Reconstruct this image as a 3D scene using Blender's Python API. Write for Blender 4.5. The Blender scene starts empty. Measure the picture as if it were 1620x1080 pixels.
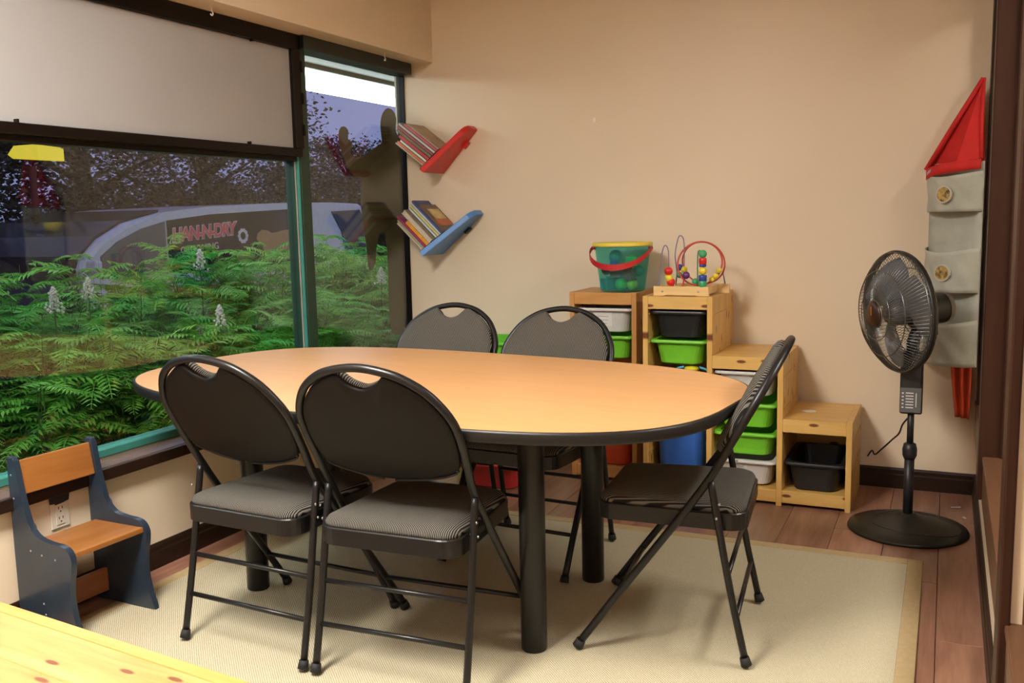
import bpy, bmesh, math, random
from mathutils import Vector, Matrix

random.seed(7)
scene = bpy.context.scene
C = scene.collection

# ------------------------------------------------------------------ camera
cam_data = bpy.data.cameras.new('camera')
cam_data.sensor_width = 36.0
cam_data.lens = 1486.55 / 1620 * 36.0
cam_data.clip_start = 0.02
cam_data.clip_end = 300
cam = bpy.data.objects.new('camera', cam_data)
C.objects.link(cam)
YAW, PITCH, ROLL = 0.43455, 0.13045, -0.02170
fw = Vector((-math.sin(YAW) * math.cos(PITCH), math.cos(YAW) * math.cos(PITCH), -math.sin(PITCH)))
r0 = Vector((math.cos(YAW), math.sin(YAW), 0))
u0 = r0.cross(fw)
rr = r0 * math.cos(ROLL) + u0 * math.sin(ROLL)
uu = -r0 * math.sin(ROLL) + u0 * math.cos(ROLL)
M = Matrix((rr, uu, -fw)).transposed().to_4x4()
M.translation = Vector((0, 0, 1.268))
cam.matrix_world = M
scene.camera = cam

# ------------------------------------------------------------------ world, exposure
world = bpy.data.worlds.new('dusk_sky')
scene.world = world
world.use_nodes = True
bg = world.node_tree.nodes['Background']
bg.inputs['Color'].default_value = (0.30, 0.32, 0.62, 1)
bg.inputs['Strength'].default_value = 0.85
vs = scene.view_settings
vs.view_transform = 'Standard'
vs.look = 'None'
vs.gamma = 1.0
vs.use_curve_mapping = False
vs.exposure = 0.10
TROFFER = 74.0         # emission of the ceiling troffer over the pine table
TROFFER_SIDE, TROFFER_REAR = 30.0, 12.0
TROFFER_COL = (1.0, 0.965, 0.90)
CANOPY = 15.0          # emission of the fluorescent strip under the outside canopy

# ------------------------------------------------------------------ material helpers
MATS = {}


def new_mat(name):
    m = bpy.data.materials.new(name)
    m.use_nodes = True
    nt = m.node_tree
    return m, nt, nt.nodes['Principled BSDF']


def lnk(nt, a, b):
    nt.links.new(a, b)


def coords(nt, scale=(1, 1, 1), kind='Object', rot=(0, 0, 0)):
    tc = nt.nodes.new('ShaderNodeTexCoord')
    mp = nt.nodes.new('ShaderNodeMapping')
    mp.inputs['Scale'].default_value = scale
    mp.inputs['Rotation'].default_value = rot
    lnk(nt, tc.outputs[kind], mp.inputs['Vector'])
    return mp.outputs['Vector']


def ramp(nt, fac, stops):
    r = nt.nodes.new('ShaderNodeValToRGB')
    el = r.color_ramp.elements
    while len(el) < len(stops):
        el.new(0.5)
    for e, (p, c) in zip(el, stops):
        e.position = p
        e.color = (c[0], c[1], c[2], 1)
    lnk(nt, fac, r.inputs['Fac'])
    return r.outputs['Color']


def noise(nt, vec, scale=5, detail=3, rough=0.5, dist=0.0):
    n = nt.nodes.new('ShaderNodeTexNoise')
    n.inputs['Scale'].default_value = scale
    n.inputs['Detail'].default_value = detail
    n.inputs['Roughness'].default_value = rough
    n.inputs['Distortion'].default_value = dist
    lnk(nt, vec, n.inputs['Vector'])
    return n.outputs['Fac']


def bump(nt, bsdf, height, strength=0.2, dist=0.002):
    b = nt.nodes.new('ShaderNodeBump')
    b.inputs['Strength'].default_value = strength
    b.inputs['Distance'].default_value = dist
    lnk(nt, height, b.inputs['Height'])
    lnk(nt, b.outputs['Normal'], bsdf.inputs['Normal'])


def plain(name, col, rough=0.5, metal=0.0, var=0.08, scale=20, bmp=0.05, spec=0.5, coat=0.0, emis=None, estr=0.0):
    """a procedural finish: base colour with a little mottling and fine relief"""
    if name in MATS:
        return MATS[name]
    m, nt, b = new_mat(name)
    v = coords(nt)
    n = noise(nt, v, scale, 4)
    lo = [max(0, c * (1 - var)) for c in col]
    hi = [min(1, c * (1 + var)) for c in col]
    lnk(nt, ramp(nt, n, [(0.3, lo), (0.7, hi)]), b.inputs['Base Color'])
    b.inputs['Roughness'].default_value = rough
    b.inputs['Metallic'].default_value = metal
    b.inputs['Specular IOR Level'].default_value = spec
    b.inputs['Coat Weight'].default_value = coat
    if bmp > 0:
        bump(nt, b, noise(nt, v, scale * 8, 3), bmp, 0.001)
    if emis:
        b.inputs['Emission Color'].default_value = (*emis, 1)
        b.inputs['Emission Strength'].default_value = estr
    MATS[name] = m
    return m


def wood(name, c1, c2, axis='x', scale=1.0, rough=0.4, knots=None, coat=0.0, grain=1.0, rand=0.0, flat=False, spec=0.5):
    """grain runs along the given axis of the object; knots are dark brown ellipses"""
    if name in MATS:
        return MATS[name]
    m, nt, b = new_mat(name)
    s = {'x': (1.2, 14, 14), 'y': (14, 1.2, 14), 'z': (14, 14, 1.2)}[axis]
    v = coords(nt, tuple(k * scale for k in s))
    oi = nt.nodes.new('ShaderNodeObjectInfo')
    add = nt.nodes.new('ShaderNodeVectorMath')
    add.operation = 'ADD'
    mul = nt.nodes.new('ShaderNodeMath')
    mul.operation = 'MULTIPLY'
    mul.inputs[1].default_value = 37.0
    lnk(nt, oi.outputs['Random'], mul.inputs[0])
    lnk(nt, v, add.inputs[0])
    lnk(nt, mul.outputs[0], add.inputs[1])
    vec = add.outputs[0]
    n1 = noise(nt, vec, 1.0 * grain, 5, 0.6, 1.2)
    n2 = noise(nt, vec, 5.0 * grain, 3, 0.6, 0.2)
    mx = nt.nodes.new('ShaderNodeMix')
    mx.data_type = 'FLOAT'
    mx.inputs[0].default_value = 0.3
    lnk(nt, n1, mx.inputs[2])
    lnk(nt, n2, mx.inputs[3])
    col = ramp(nt, mx.outputs[0], [(0.32, c1), (0.68, c2)])
    if rand > 0:
        hs = nt.nodes.new('ShaderNodeHueSaturation')
        mr = nt.nodes.new('ShaderNodeMapRange')
        mr.inputs['To Min'].default_value = 1 - rand
        mr.inputs['To Max'].default_value = 1 + rand
        lnk(nt, oi.outputs['Random'], mr.inputs['Value'])
        lnk(nt, mr.outputs[0], hs.inputs['Value'])
        lnk(nt, col, hs.inputs['Color'])
        col = hs.outputs['Color']
    if knots:
        ks = {'x': (0.32, 1, 1), 'y': (1, 0.32, 1), 'z': (1, 1, 0.32)}[axis]
        kv = coords(nt, tuple(k * knots for k in ks))
        if flat in ('xz', 'zy'):
            ks2 = {'xz': (0.32, 1, 1), 'zy': (1, 1, 0.32)}[flat]
            tcn = nt.nodes.new('ShaderNodeTexCoord')
            sx = nt.nodes.new('ShaderNodeSeparateXYZ')
            cx = nt.nodes.new('ShaderNodeCombineXYZ')
            lnk(nt, tcn.outputs['Object'], sx.inputs[0])
            lnk(nt, sx.outputs['X' if flat == 'xz' else 'Z'], cx.inputs['X'])
            lnk(nt, sx.outputs['Z' if flat == 'xz' else 'Y'], cx.inputs['Y'])
            mpn = nt.nodes.new('ShaderNodeMapping')
            mpn.inputs['Scale'].default_value = (0.35 * knots, knots, 1)
            lnk(nt, cx.outputs[0], mpn.inputs['Vector'])
            kv = mpn.outputs['Vector']
        vo = nt.nodes.new('ShaderNodeTexVoronoi')
        vo.voronoi_dimensions = '2D' if flat else '3D'
        vo.inputs['Scale'].default_value = 1.0
        lnk(nt, kv, vo.inputs['Vector'])
        kr = nt.nodes.new('ShaderNodeValToRGB')
        kr.color_ramp.elements[0].position = 0.07 if flat else 0.10
        kr.color_ramp.elements[0].color = (1, 1, 1, 1)
        kr.color_ramp.elements[1].position = 0.11 if flat else 0.17
        kr.color_ramp.elements[1].color = (0, 0, 0, 1)
        lnk(nt, vo.outputs['Distance'], kr.inputs['Fac'])
        mk = nt.nodes.new('ShaderNodeMix')
        mk.data_type = 'RGBA'
        lnk(nt, kr.outputs['Color'], mk.inputs[0])
        lnk(nt, col, mk.inputs[6])
        mk.inputs[7].default_value = (0.16, 0.045, 0.012, 1)
        col = mk.outputs[2]
    lnk(nt, col, b.inputs['Base Color'])
    b.inputs['Roughness'].default_value = rough
    b.inputs['Specular IOR Level'].default_value = spec
    b.inputs['Coat Weight'].default_value = coat
    b.inputs['Coat Roughness'].default_value = 0.25
    bump(nt, b, n2, 0.08, 0.001)
    MATS[name] = m
    return m


def striped_fabric(name, axis='x', period=0.0052):
    if name in MATS:
        return MATS[name]
    m, nt, b = new_mat(name)
    v = coords(nt)
    w = nt.nodes.new('ShaderNodeTexWave')
    w.wave_type = 'BANDS'
    w.bands_direction = axis.upper()
    w.inputs['Scale'].default_value = 2 * math.pi / period / 20.0
    w.inputs['Distortion'].default_value = 0.3
    w.inputs['Detail'].default_value = 1
    w.inputs['Detail Scale'].default_value = 30
    lnk(nt, v, w.inputs['Vector'])
    col = ramp(nt, w.outputs['Fac'], [(0.40, (0.012, 0.011, 0.010)), (0.70, (0.17, 0.155, 0.13))])
    lnk(nt, col, b.inputs['Base Color'])
    b.inputs['Roughness'].default_value = 0.9
    b.inputs['Specular IOR Level'].default_value = 0.2
    bump(nt, b, w.outputs['Fac'], 0.5, 0.0015)
    MATS[name] = m
    return m


def glass_mat(name, f0=0.07, tint=(0.93, 0.96, 0.95)):
    """thin clear pane: see-through, with Schlick reflection on each surface"""
    m = bpy.data.materials.new(name)
    m.use_nodes = True
    nt = m.node_tree
    for n in list(nt.nodes):
        nt.nodes.remove(n)
    out = nt.nodes.new('ShaderNodeOutputMaterial')
    tr = nt.nodes.new('ShaderNodeBsdfTransparent')
    tr.inputs['Color'].default_value = (*tint, 1)
    gl = nt.nodes.new('ShaderNodeBsdfGlossy')
    gl.inputs['Roughness'].default_value = 0.0
    geo = nt.nodes.new('ShaderNodeNewGeometry')
    dot = nt.nodes.new('ShaderNodeVectorMath')
    dot.operation = 'DOT_PRODUCT'
    lnk(nt, geo.outputs['Normal'], dot.inputs[0])
    lnk(nt, geo.outputs['Incoming'], dot.inputs[1])

    def math_node(op, a, bval):
        n = nt.nodes.new('ShaderNodeMath')
        n.operation = op
        for i, q in enumerate((a, bval)):
            if q is None:
                continue
            if isinstance(q, (int, float)):
                n.inputs[i].default_value = q
            else:
                lnk(nt, q, n.inputs[i])
        return n.outputs[0]
    ab = math_node('ABSOLUTE', dot.outputs['Value'], None)
    om = math_node('SUBTRACT', 1.0, ab)
    p5 = math_node('POWER', om, 5.0)
    k = math_node('MULTIPLY', p5, 1 - f0)
    fr = math_node('ADD', k, f0)
    mix = nt.nodes.new('ShaderNodeMixShader')
    lnk(nt, fr, mix.inputs[0])
    lnk(nt, tr.outputs[0], mix.inputs[1])
    lnk(nt, gl.outputs[0], mix.inputs[2])
    lnk(nt, mix.outputs[0], out.inputs['Surface'])
    MATS[name] = m
    return m


def emit_mat(name, col, strength, base=0.8):
    m, nt, b = new_mat(name)
    b.inputs['Base Color'].default_value = (base, base, base, 1)
    b.inputs['Emission Color'].default_value = (*col, 1)
    b.inputs['Emission Strength'].default_value = strength
    MATS[name] = m
    return m


# ------------------------------------------------------------------ mesh helpers
def mark(o, label=None, cat=None, group=None, kind=None):
    if label:
        o['label'] = label
    if cat:
        o['category'] = cat
    if group:
        o['group'] = group
    if kind:
        o['kind'] = kind
    return o


def bm_new():
    return bmesh.new()


def add_box(bm, lo, hi, bev=0.0, seg=2, mat=None):
    lo, hi = Vector(lo), Vector(hi)
    vs_ = [bm.verts.new((lo.x if i & 1 == 0 else hi.x, lo.y if i & 2 == 0 else hi.y, lo.z if i & 4 == 0 else hi.z)) for i in range(8)]
    fs = [(0, 2, 3, 1), (4, 5, 7, 6), (0, 1, 5, 4), (2, 6, 7, 3), (0, 4, 6, 2), (1, 3, 7, 5)]
    faces = [bm.faces.new([vs_[i] for i in f]) for f in fs]
    if bev > 0:
        es = list({e for f in faces for e in f.edges})
        bmesh.ops.bevel(bm, geom=es, offset=bev, segments=seg, affect='EDGES', profile=0.5, clamp_overlap=True)
    return bm


def box(lo, hi, bev=0.0, seg=2):
    return add_box(bm_new(), lo, hi, bev, seg)


def xf(bm, mat):
    bmesh.ops.transform(bm, matrix=mat, verts=bm.verts)
    return bm


def add_tube(bm, pts, rad, segs=8, closed=False, cap=True):
    pts = [Vector(p) for p in pts]
    n = len(pts)
    rads = rad if isinstance(rad, (list, tuple)) else [rad] * n
    tang = []
    for i in range(n):
        a = pts[(i - 1) % n] if (closed or i > 0) else pts[i]
        b = pts[(i + 1) % n] if (closed or i < n - 1) else pts[i]
        t = (b - a)
        tang.append(t.normalized() if t.length > 1e-9 else Vector((0, 0, 1)))
    ref = Vector((0, 0, 1)) if abs(tang[0].z) < 0.9 else Vector((1, 0, 0))
    nrm = (ref - tang[0] * ref.dot(tang[0])).normalized()
    rings = []
    for i in range(n):
        if i > 0:
            ax = tang[i - 1].cross(tang[i])
            if ax.length > 1e-8:
                ang = tang[i - 1].angle(tang[i])
                nrm = Matrix.Rotation(ang, 3, ax.normalized()) @ nrm
        bi = tang[i].cross(nrm)
        rings.append([bm.verts.new(pts[i] + (nrm * math.cos(2 * math.pi * k / segs) + bi * math.sin(2 * math.pi * k / segs)) * rads[i]) for k in range(segs)])
    m = n if closed else n - 1
    for i in range(m):
        A, B = rings[i], rings[(i + 1) % n]
        for k in range(segs):
            f = bm.faces.new((A[k], A[(k + 1) % segs], B[(k + 1) % segs], B[k]))
            f.smooth = True
    if cap and not closed:
        bm.faces.new(list(reversed(rings[0])))
        bm.faces.new(rings[-1])
    return bm


def smooth_path(pts, per=6, closed=False):
    pts = [Vector(p) for p in pts]
    n = len(pts)
    out = []
    m = n if closed else n - 1
    for i in range(m):
        p0 = pts[(i - 1) % n] if (closed or i > 0) else pts[0] * 2 - pts[1]
        p1, p2 = pts[i], pts[(i + 1) % n]
        p3 = pts[(i + 2) % n] if (closed or i + 2 < n) else pts[-1] * 2 - pts[-2]
        for k in range(per):
            t = k / per
            out.append(0.5 * ((2 * p1) + (p2 - p0) * t + (2 * p0 - 5 * p1 + 4 * p2 - p3) * t * t + (3 * p1 - p0 - 3 * p2 + p3) * t ** 3))
    if not closed:
        out.append(pts[-1])
    return out


def add_lathe(bm, prof, segs=32, center=(0, 0, 0), smooth=True):
    cx, cy, cz = center
    rings = []
    for r, z in prof:
        if r < 1e-6:
            rings.append([bm.verts.new((cx, cy, cz + z))])
        else:
            rings.append([bm.verts.new((cx + r * math.cos(2 * math.pi * k / segs), cy + r * math.sin(2 * math.pi * k / segs), cz + z)) for k in range(segs)])
    for A, B in zip(rings[:-1], rings[1:]):
        for k in range(segs):
            k2 = (k + 1) % segs
            if len(A) == 1 and len(B) == 1:
                continue
            if len(A) == 1:
                f = bm.faces.new((A[0], B[k2], B[k]))
            elif len(B) == 1:
                f = bm.faces.new((A[k], A[k2], B[0]))
            else:
                f = bm.faces.new((A[k], A[k2], B[k2], B[k]))
            f.smooth = smooth
    return bm


def add_prism(bm, outline, fn, t0, t1, bev=0.0, seg=2):
    """outline: 2D points; fn(a, b, t) -> 3D; extruded from t0 to t1"""
    A = [bm.verts.new(fn(a, b, t0)) for a, b in outline]
    B = [bm.verts.new(fn(a, b, t1)) for a, b in outline]
    n = len(A)
    fa = bm.faces.new(A)
    fb = bm.faces.new(list(reversed(B)))
    for i in range(n):
        bm.faces.new((A[(i + 1) % n], A[i], B[i], B[(i + 1) % n]))
    if bev > 0:
        es = list(fa.edges) + list(fb.edges)
        bmesh.ops.bevel(bm, geom=es, offset=bev, segments=seg, affect='EDGES', profile=0.5, clamp_overlap=True)
    return bm


def add_sphere(bm, c, r, u=12, v=8, sc=(1, 1, 1)):
    mat = Matrix.Translation(Vector(c)) @ Matrix.Diagonal((sc[0], sc[1], sc[2], 1))
    res = bmesh.ops.create_uvsphere(bm, u_segments=u, v_segments=v, radius=r, matrix=mat)
    for vert in res['verts']:
        for f in vert.link_faces:
            f.smooth = True
    return bm


def link_mesh(name, bm, mat, parent=None, smooth=None):
    bmesh.ops.recalc_face_normals(bm, faces=bm.faces)
    me = bpy.data.meshes.new(name)
    bm.to_mesh(me)
    bm.free()
    if smooth:
        for p in me.polygons:
            p.use_smooth = True
    me.materials.append(mat)
    o = bpy.data.objects.new(name, me)
    C.objects.link(o)
    if parent:
        o.parent = parent
    return o


def solo(name, bm, mat, label, cat, group=None, base=True, smooth=None):
    """a thing that is one mesh, its origin at the middle of its base"""
    o = link_mesh(name, bm, mat, None, smooth)
    if base:
        recenter(o)
    return mark(o, label, cat, group)


def recenter(o):
    me = o.data
    xs = [v.co.x for v in me.vertices]
    ys = [v.co.y for v in me.vertices]
    zs = [v.co.z for v in me.vertices]
    b = Vector(((min(xs) + max(xs)) / 2, (min(ys) + max(ys)) / 2, min(zs)))
    me.transform(Matrix.Translation(-b))
    o.location = b


def thing(name, label, cat, loc=(0, 0, 0), rz=0.0, group=None):
    o = bpy.data.objects.new(name, None)
    o.empty_display_size = 0.1
    C.objects.link(o)
    o.location = loc
    o.rotation_euler = (0, 0, rz)
    return mark(o, label, cat, group)


def part(name, bm, mat, parent, smooth=None, label=None):
    o = link_mesh(name, bm, mat, parent, smooth)
    if label:
        o['label'] = label
    return o


def wpart(name, bm, mat, root, parent=None, smooth=None, label=None):
    """a part modelled in room coordinates under an unrotated root"""
    xf(bm, Matrix.Translation(-Vector(root.location)))
    return part(name, bm, mat, parent or root, smooth, label)


def struct(name, bm, mat, parent=None):
    o = link_mesh(name, bm, mat, parent)
    if parent is None:
        o['kind'] = 'structure'
    return o


def copy_tree(o, parent=None):
    c = o.copy()
    C.objects.link(c)
    c.parent = parent
    for ch in list(o.children):
        copy_tree(ch, c)
    return c


def rounded_rect(w, d, r, n=5):
    out = []
    for cx, cy, a0 in ((w / 2 - r, d / 2 - r, 0), (-w / 2 + r, d / 2 - r, 90), (-w / 2 + r, -d / 2 + r, 180), (w / 2 - r, -d / 2 + r, 270)):
        for k in range(n + 1):
            a = math.radians(a0 + 90 * k / n)
            out.append((cx + r * math.cos(a), cy + r * math.sin(a)))
    return out


def add_loft(bm, loops, cap0=False, cap1=False, smooth=False):
    rings = [[bm.verts.new(p) for p in L] for L in loops]
    n = len(rings[0])
    for A, B in zip(rings[:-1], rings[1:]):
        for k in range(n):
            f = bm.faces.new((A[k], A[(k + 1) % n], B[(k + 1) % n], B[k]))
            f.smooth = smooth
    if cap0:
        bm.faces.new(list(reversed(rings[0])))
    if cap1:
        bm.faces.new(rings[-1])
    return bm


# ------------------------------------------------------------------ materials
def wall_paint(name, col, rough=0.42):
    m, nt, b = new_mat(name)
    v = coords(nt)
    n = noise(nt, v, 1.3, 3)
    lnk(nt, ramp(nt, n, [(0.3, [c * 0.97 for c in col]), (0.7, [c * 1.03 for c in col])]), b.inputs['Base Color'])
    b.inputs['Roughness'].default_value = rough
    bump(nt, b, noise(nt, v, 180, 3), 0.12, 0.001)
    MATS[name] = m
    return m


TAN = wall_paint('tan_wall_paint', (0.76, 0.625, 0.46))
CEIL = wall_paint('ceiling_white', (0.62, 0.58, 0.51), 0.9)
DARKWOOD = wood('dark_brown_wood', (0.014, 0.007, 0.004), (0.032, 0.014, 0.008), 'y', 1.0, 0.38, spec=0.25)
DARKWOODX = wood('dark_brown_wood_cross', (0.014, 0.007, 0.004), (0.032, 0.014, 0.008), 'x', 1.0, 0.38, spec=0.25)
REDWOOD = wood('red_brown_wood', (0.028, 0.0095, 0.005), (0.045, 0.017, 0.008), 'z', 1.0, 0.45, spec=0.2)
SILLWOOD = wood('sill_wood', (0.085, 0.037, 0.016), (0.13, 0.058, 0.026), 'y', 1.0, 0.4)
BLACKFRAME = plain('black_window_frame', (0.006, 0.004, 0.003), 0.35, spec=0.18)
TEAL = plain('teal_frame_paint', (0.045, 0.22, 0.18), 0.4)
DKGREEN = plain('dark_green_frame', (0.010, 0.040, 0.022), 0.4)
GREYBEAD = plain('grey_glazing_bead', (0.30, 0.28, 0.25), 0.5)
PANEL = plain('beige_board', (0.355, 0.350, 0.350), 0.55, var=0.03, scale=3)
PINE = wood('pine', (0.62, 0.34, 0.10), (0.78, 0.48, 0.18), 'x', 1.0, 0.42, knots=None)
PINEX = wood('pine_rail', (0.60, 0.35, 0.09), (0.76, 0.48, 0.155), 'x', 1.2, 0.42, knots=13.0, flat='xz')
PINEZ = wood('pine_upright', (0.58, 0.33, 0.085), (0.76, 0.475, 0.15), 'z', 1.2, 0.42, knots=13.0, flat='zy')
PINEY = wood('pine_board', (0.60, 0.33, 0.10), (0.76, 0.46, 0.17), 'y', 1.2, 0.42, knots=6.0)
PINETABLE = wood('knotty_pine_table', (0.34, 0.16, 0.035), (0.52, 0.32, 0.105), 'x', 1.1, 0.38, knots=15.0, flat=True)
PINESTRIP = wood('pine_edge_strip', (0.44, 0.21, 0.045), (0.55, 0.31, 0.085), 'x', 1.1, 0.38)
ORANGEWOOD = wood('orange_stained_wood', (0.27, 0.095, 0.02), (0.38, 0.15, 0.036), 'y', 1.0, 0.33, coat=0.3)
LAMINATE = wood('beech_laminate', (0.58, 0.29, 0.11), (0.64, 0.345, 0.145), 'x', 0.8, 0.38, grain=1.3)
PLANK = wood('walnut_laminate', (0.20, 0.085, 0.055), (0.42, 0.22, 0.14), 'y', 0.8, 0.32, rand=0.22, coat=0.15)
SUBFLOOR = plain('subfloor', (0.03, 0.015, 0.01), 0.8)
BLACKMETAL = plain('black_powder_coat', (0.009, 0.008, 0.0075), 0.34, spec=0.4, metal=0.0, var=0.15, scale=40)
BLACKEDGE = plain('black_edge_band', (0.010, 0.009, 0.008), 0.42, spec=0.4)
BROWNSHELL = plain('dark_brown_vinyl', (0.0065, 0.0045, 0.0035), 0.5, spec=0.22, var=0.2, scale=60, bmp=0.25)
RUBBER = plain('black_rubber', (0.012, 0.011, 0.011), 0.7)
STEEL = plain('rivet_steel', (0.5, 0.48, 0.45), 0.35, metal=0.9)
FABRIC = striped_fabric('ribbed_stripe_fabric', 'x')
NAVY = plain('slate_blue_paint', (0.020, 0.032, 0.050), 0.32, var=0.12, coat=0.2)
WHITEPLASTIC = plain('white_plastic', (0.62, 0.60, 0.57), 0.45, var=0.03)
IVORY = plain('ivory_outlet_plastic', (0.66, 0.60, 0.50), 0.4, var=0.03)
TAPE = plain('black_tape', (0.012, 0.011, 0.010), 0.6)
BLACKPLASTIC = plain('black_plastic', (0.014, 0.014, 0.015), 0.42)
GREENPLASTIC = plain('lime_green_plastic', (0.18, 0.56, 0.03), 0.4, var=0.04)
REDPLASTIC = plain('orange_red_plastic', (0.60, 0.075, 0.02), 0.42, var=0.05)
BLUEPLASTIC = plain('blue_plastic', (0.035, 0.15, 0.58), 0.42, var=0.05)
LABELPAPER = plain('label_paper', (0.74, 0.70, 0.66), 0.7, var=0.04)
REDBOARD = plain('red_lacquer', (0.62, 0.022, 0.016), 0.35, var=0.05)
BLUEBOARD = plain('blue_lacquer', (0.085, 0.25, 0.60), 0.35, var=0.05)
FANPLASTIC = plain('fan_black_plastic', (0.018, 0.018, 0.014), 0.4)
FANGREY = plain('fan_grey_plastic', (0.12, 0.12, 0.12), 0.35)
FANWIRE = plain('fan_wire', (0.20, 0.20, 0.19), 0.25, metal=0.9)
FANBADGE = plain('fan_badge', (0.035, 0.012, 0.006), 0.35)
GOLD = plain('gold_mark', (0.45, 0.18, 0.03), 0.35, metal=0.5)
BLADE = plain('fan_blade', (0.17, 0.17, 0.18), 0.25, metal=0.2)
CANVAS = plain('grey_canvas', (0.46, 0.46, 0.38), 0.85, var=0.10, scale=12, bmp=0.3)
REDCLOTH = plain('red_cloth', (0.60, 0.018, 0.014), 0.8, var=0.12, scale=12, bmp=0.3)
ORANGECLOTH = plain('orange_red_cloth', (0.58, 0.06, 0.015), 0.8, var=0.15, scale=14, bmp=0.3)
WHITE = plain('matt_white', (0.75, 0.74, 0.72), 0.6)

# carpet weave
m, nt, b = new_mat('sisal_weave')
v = coords(nt)
w = nt.nodes.new('ShaderNodeTexWave')
w.bands_direction = 'DIAGONAL'
w.inputs['Scale'].default_value = 72
w.inputs['Distortion'].default_value = 2.0
w.inputs['Detail'].default_value = 2
lnk(nt, v, w.inputs['Vector'])
n1 = noise(nt, v, 260, 2)
mx = nt.nodes.new('ShaderNodeMix')
mx.data_type = 'FLOAT'
mx.inputs[0].default_value = 0.5
lnk(nt, w.outputs['Fac'], mx.inputs[2])
lnk(nt, n1, mx.inputs[3])
lnk(nt, ramp(nt, mx.outputs[0], [(0.25, (0.36, 0.305, 0.19)), (0.75, (0.57, 0.51, 0.37))]), b.inputs['Base Color'])
b.inputs['Roughness'].default_value = 0.95
b.inputs['Specular IOR Level'].default_value = 0.1
bump(nt, b, mx.outputs[0], 0.5, 0.002)
SISAL = m
RUGBAND = plain('rug_cotton_band', (0.44, 0.32, 0.16), 0.9, var=0.06, scale=60, bmp=0.3)

# ================================================================== THE ROOM
XL, XR, YB, ZC = -2.65, 0.15, 4.55, 2.62
YN, XE = -2.6, 2.4
floor = struct('floor', box((XL - 0.1, YN, -0.06), (XE, YB + 0.12, -0.012)), SUBFLOOR)
PW = 0.192
x = XL - 0.03
col_i = 0
while x < XR + 0.02:
    y0 = -0.1 - (0.47 * col_i % 1.2)
    while y0 < YB:
        y1 = y0 + 1.2
        a, c = max(y0, 0.0), min(y1, YB)
        if c - a > 0.02:
            bm = box((-(PW - 0.0016) / 2, -(c - a) / 2 + 0.0008, -0.012), ((PW - 0.0016) / 2, (c - a) / 2 - 0.0008, 0.0), 0.0014, 1)
            o = link_mesh('plank', bm, PLANK, floor)
            o.location = (x + PW / 2, (a + c) / 2, 0)
        y0 = y1
    x += PW
    col_i += 1
# floor out of view behind the camera
struct('floor_behind', box((XL - 0.1, YN, -0.012), (XE, 0.0, -0.001)), PLANK)
struct('ceiling', box((XL - 0.3, YN, ZC), (XE, YB + 0.12, ZC + 0.08)), CEIL)

# back wall
struct('wall_back', box((XL - 0.14, YB, -0.05), (XE, YB + 0.12, ZC)), TAN)
# left wall: low wall under the windows, soffit above them, solid return near the camera
wl = struct('wall_left', box((XL - 0.14, YN, -0.05), (XL, YB, 0.40)), TAN)
struct('wall_left_soffit', box((XL - 0.14, YN, 2.105), (-2.546, YB, ZC)), TAN)
struct('wall_left_near', box((XL - 0.14, YN, 0.40), (XL, 0.55, 2.105)), TAN)
struct('wall_near', box((XL - 0.14, YN - 0.1, -0.05), (XE, YN, ZC)), TAN)
struct('wall_far_right', box((XE, YN, -0.05), (XE + 0.1, YB, ZC)), TAN)

# right wall: knee wall with apron and sill, posts carrying the opening
struct('wall_right', box((XR, 1.25, -0.05), (XR + 0.13, YB, 0.272)), TAN)
WR2 = struct('trim_1', box((XR - 0.014, 1.25, 0.268), (XR + 0.13, YB - 0.002, 0.412), 0.003, 1), SILLWOOD)
struct('trim_2', box((XR - 0.018, 1.25, 0.412), (XR + 0.40, YB - 0.002, 0.428), 0.004, 2), SILLWOOD)
# deep dark jamb at the back corner
bm = box((XR - 0.012, 4.44, 0.428), (XR + 0.62, YB - 0.001, ZC), 0.003, 1)
struct('trim_3', bm, DARKWOOD)
# red brown post with mouldings
bm = box((XR - 0.030, 3.50, 0.276), (XR + 0.50, 3.62, ZC), 0.003, 1)
add_box(bm, (XR + 0.035, 3.488, 0.276), (XR + 0.05, 3.50, ZC), 0.003, 1)
add_box(bm, (XR + 0.075, 3.488, 0.276), (XR + 0.09, 3.50, ZC), 0.003, 1)
struct('trim_4', bm, REDWOOD)
# dark post nearer the camera
bm = box((XR - 0.030, 2.06, 0.235), (XR - 0.008, 2.18, ZC), 0.004, 2)
struct('trim_5', bm, REDWOOD)
struct('wall_right_stub', box((XR - 0.008, 2.075, 0.428), (XR + 0.014, 2.165, ZC)), TAN)
struct('trim_11', box((XR + 0.014, 2.075, 0.428), (XR + 0.30, 2.165, ZC)), SILLWOOD)
# header above opening
struct('wall_right_header', box((XR, 1.25, 2.15), (XR + 0.13, YB - 0.12, ZC)), TAN)


def baseboard(name, fn, length, mat):
    """two-step dark skirting, profile (depth, z)"""
    prof = [(0, 0), (0.014, 0), (0.014, 0.062), (0.010, 0.068), (0.010, 0.084), (0.005, 0.094), (0, 0.094)]
    bm = add_prism(bm_new(), prof, fn, 0, length)
    return struct(name, bm, mat)


baseboard('baseboard_back', lambda a, b_, t: (XL + t, YB - a, b_), XR - XL, DARKWOODX)
baseboard('baseboard_left', lambda a, b_, t: (XL + a, YN + t, b_), YB - YN, DARKWOOD)
baseboard('baseboard_right', lambda a, b_, t: (XR - a, 1.25 + t, b_), YB - 1.25, DARKWOOD)

# ------------------------------------------------------------------ windows on the left wall
GX = -2.745
Y0W = 0.55
MUL0, MUL1 = 3.565, 3.635
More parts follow.
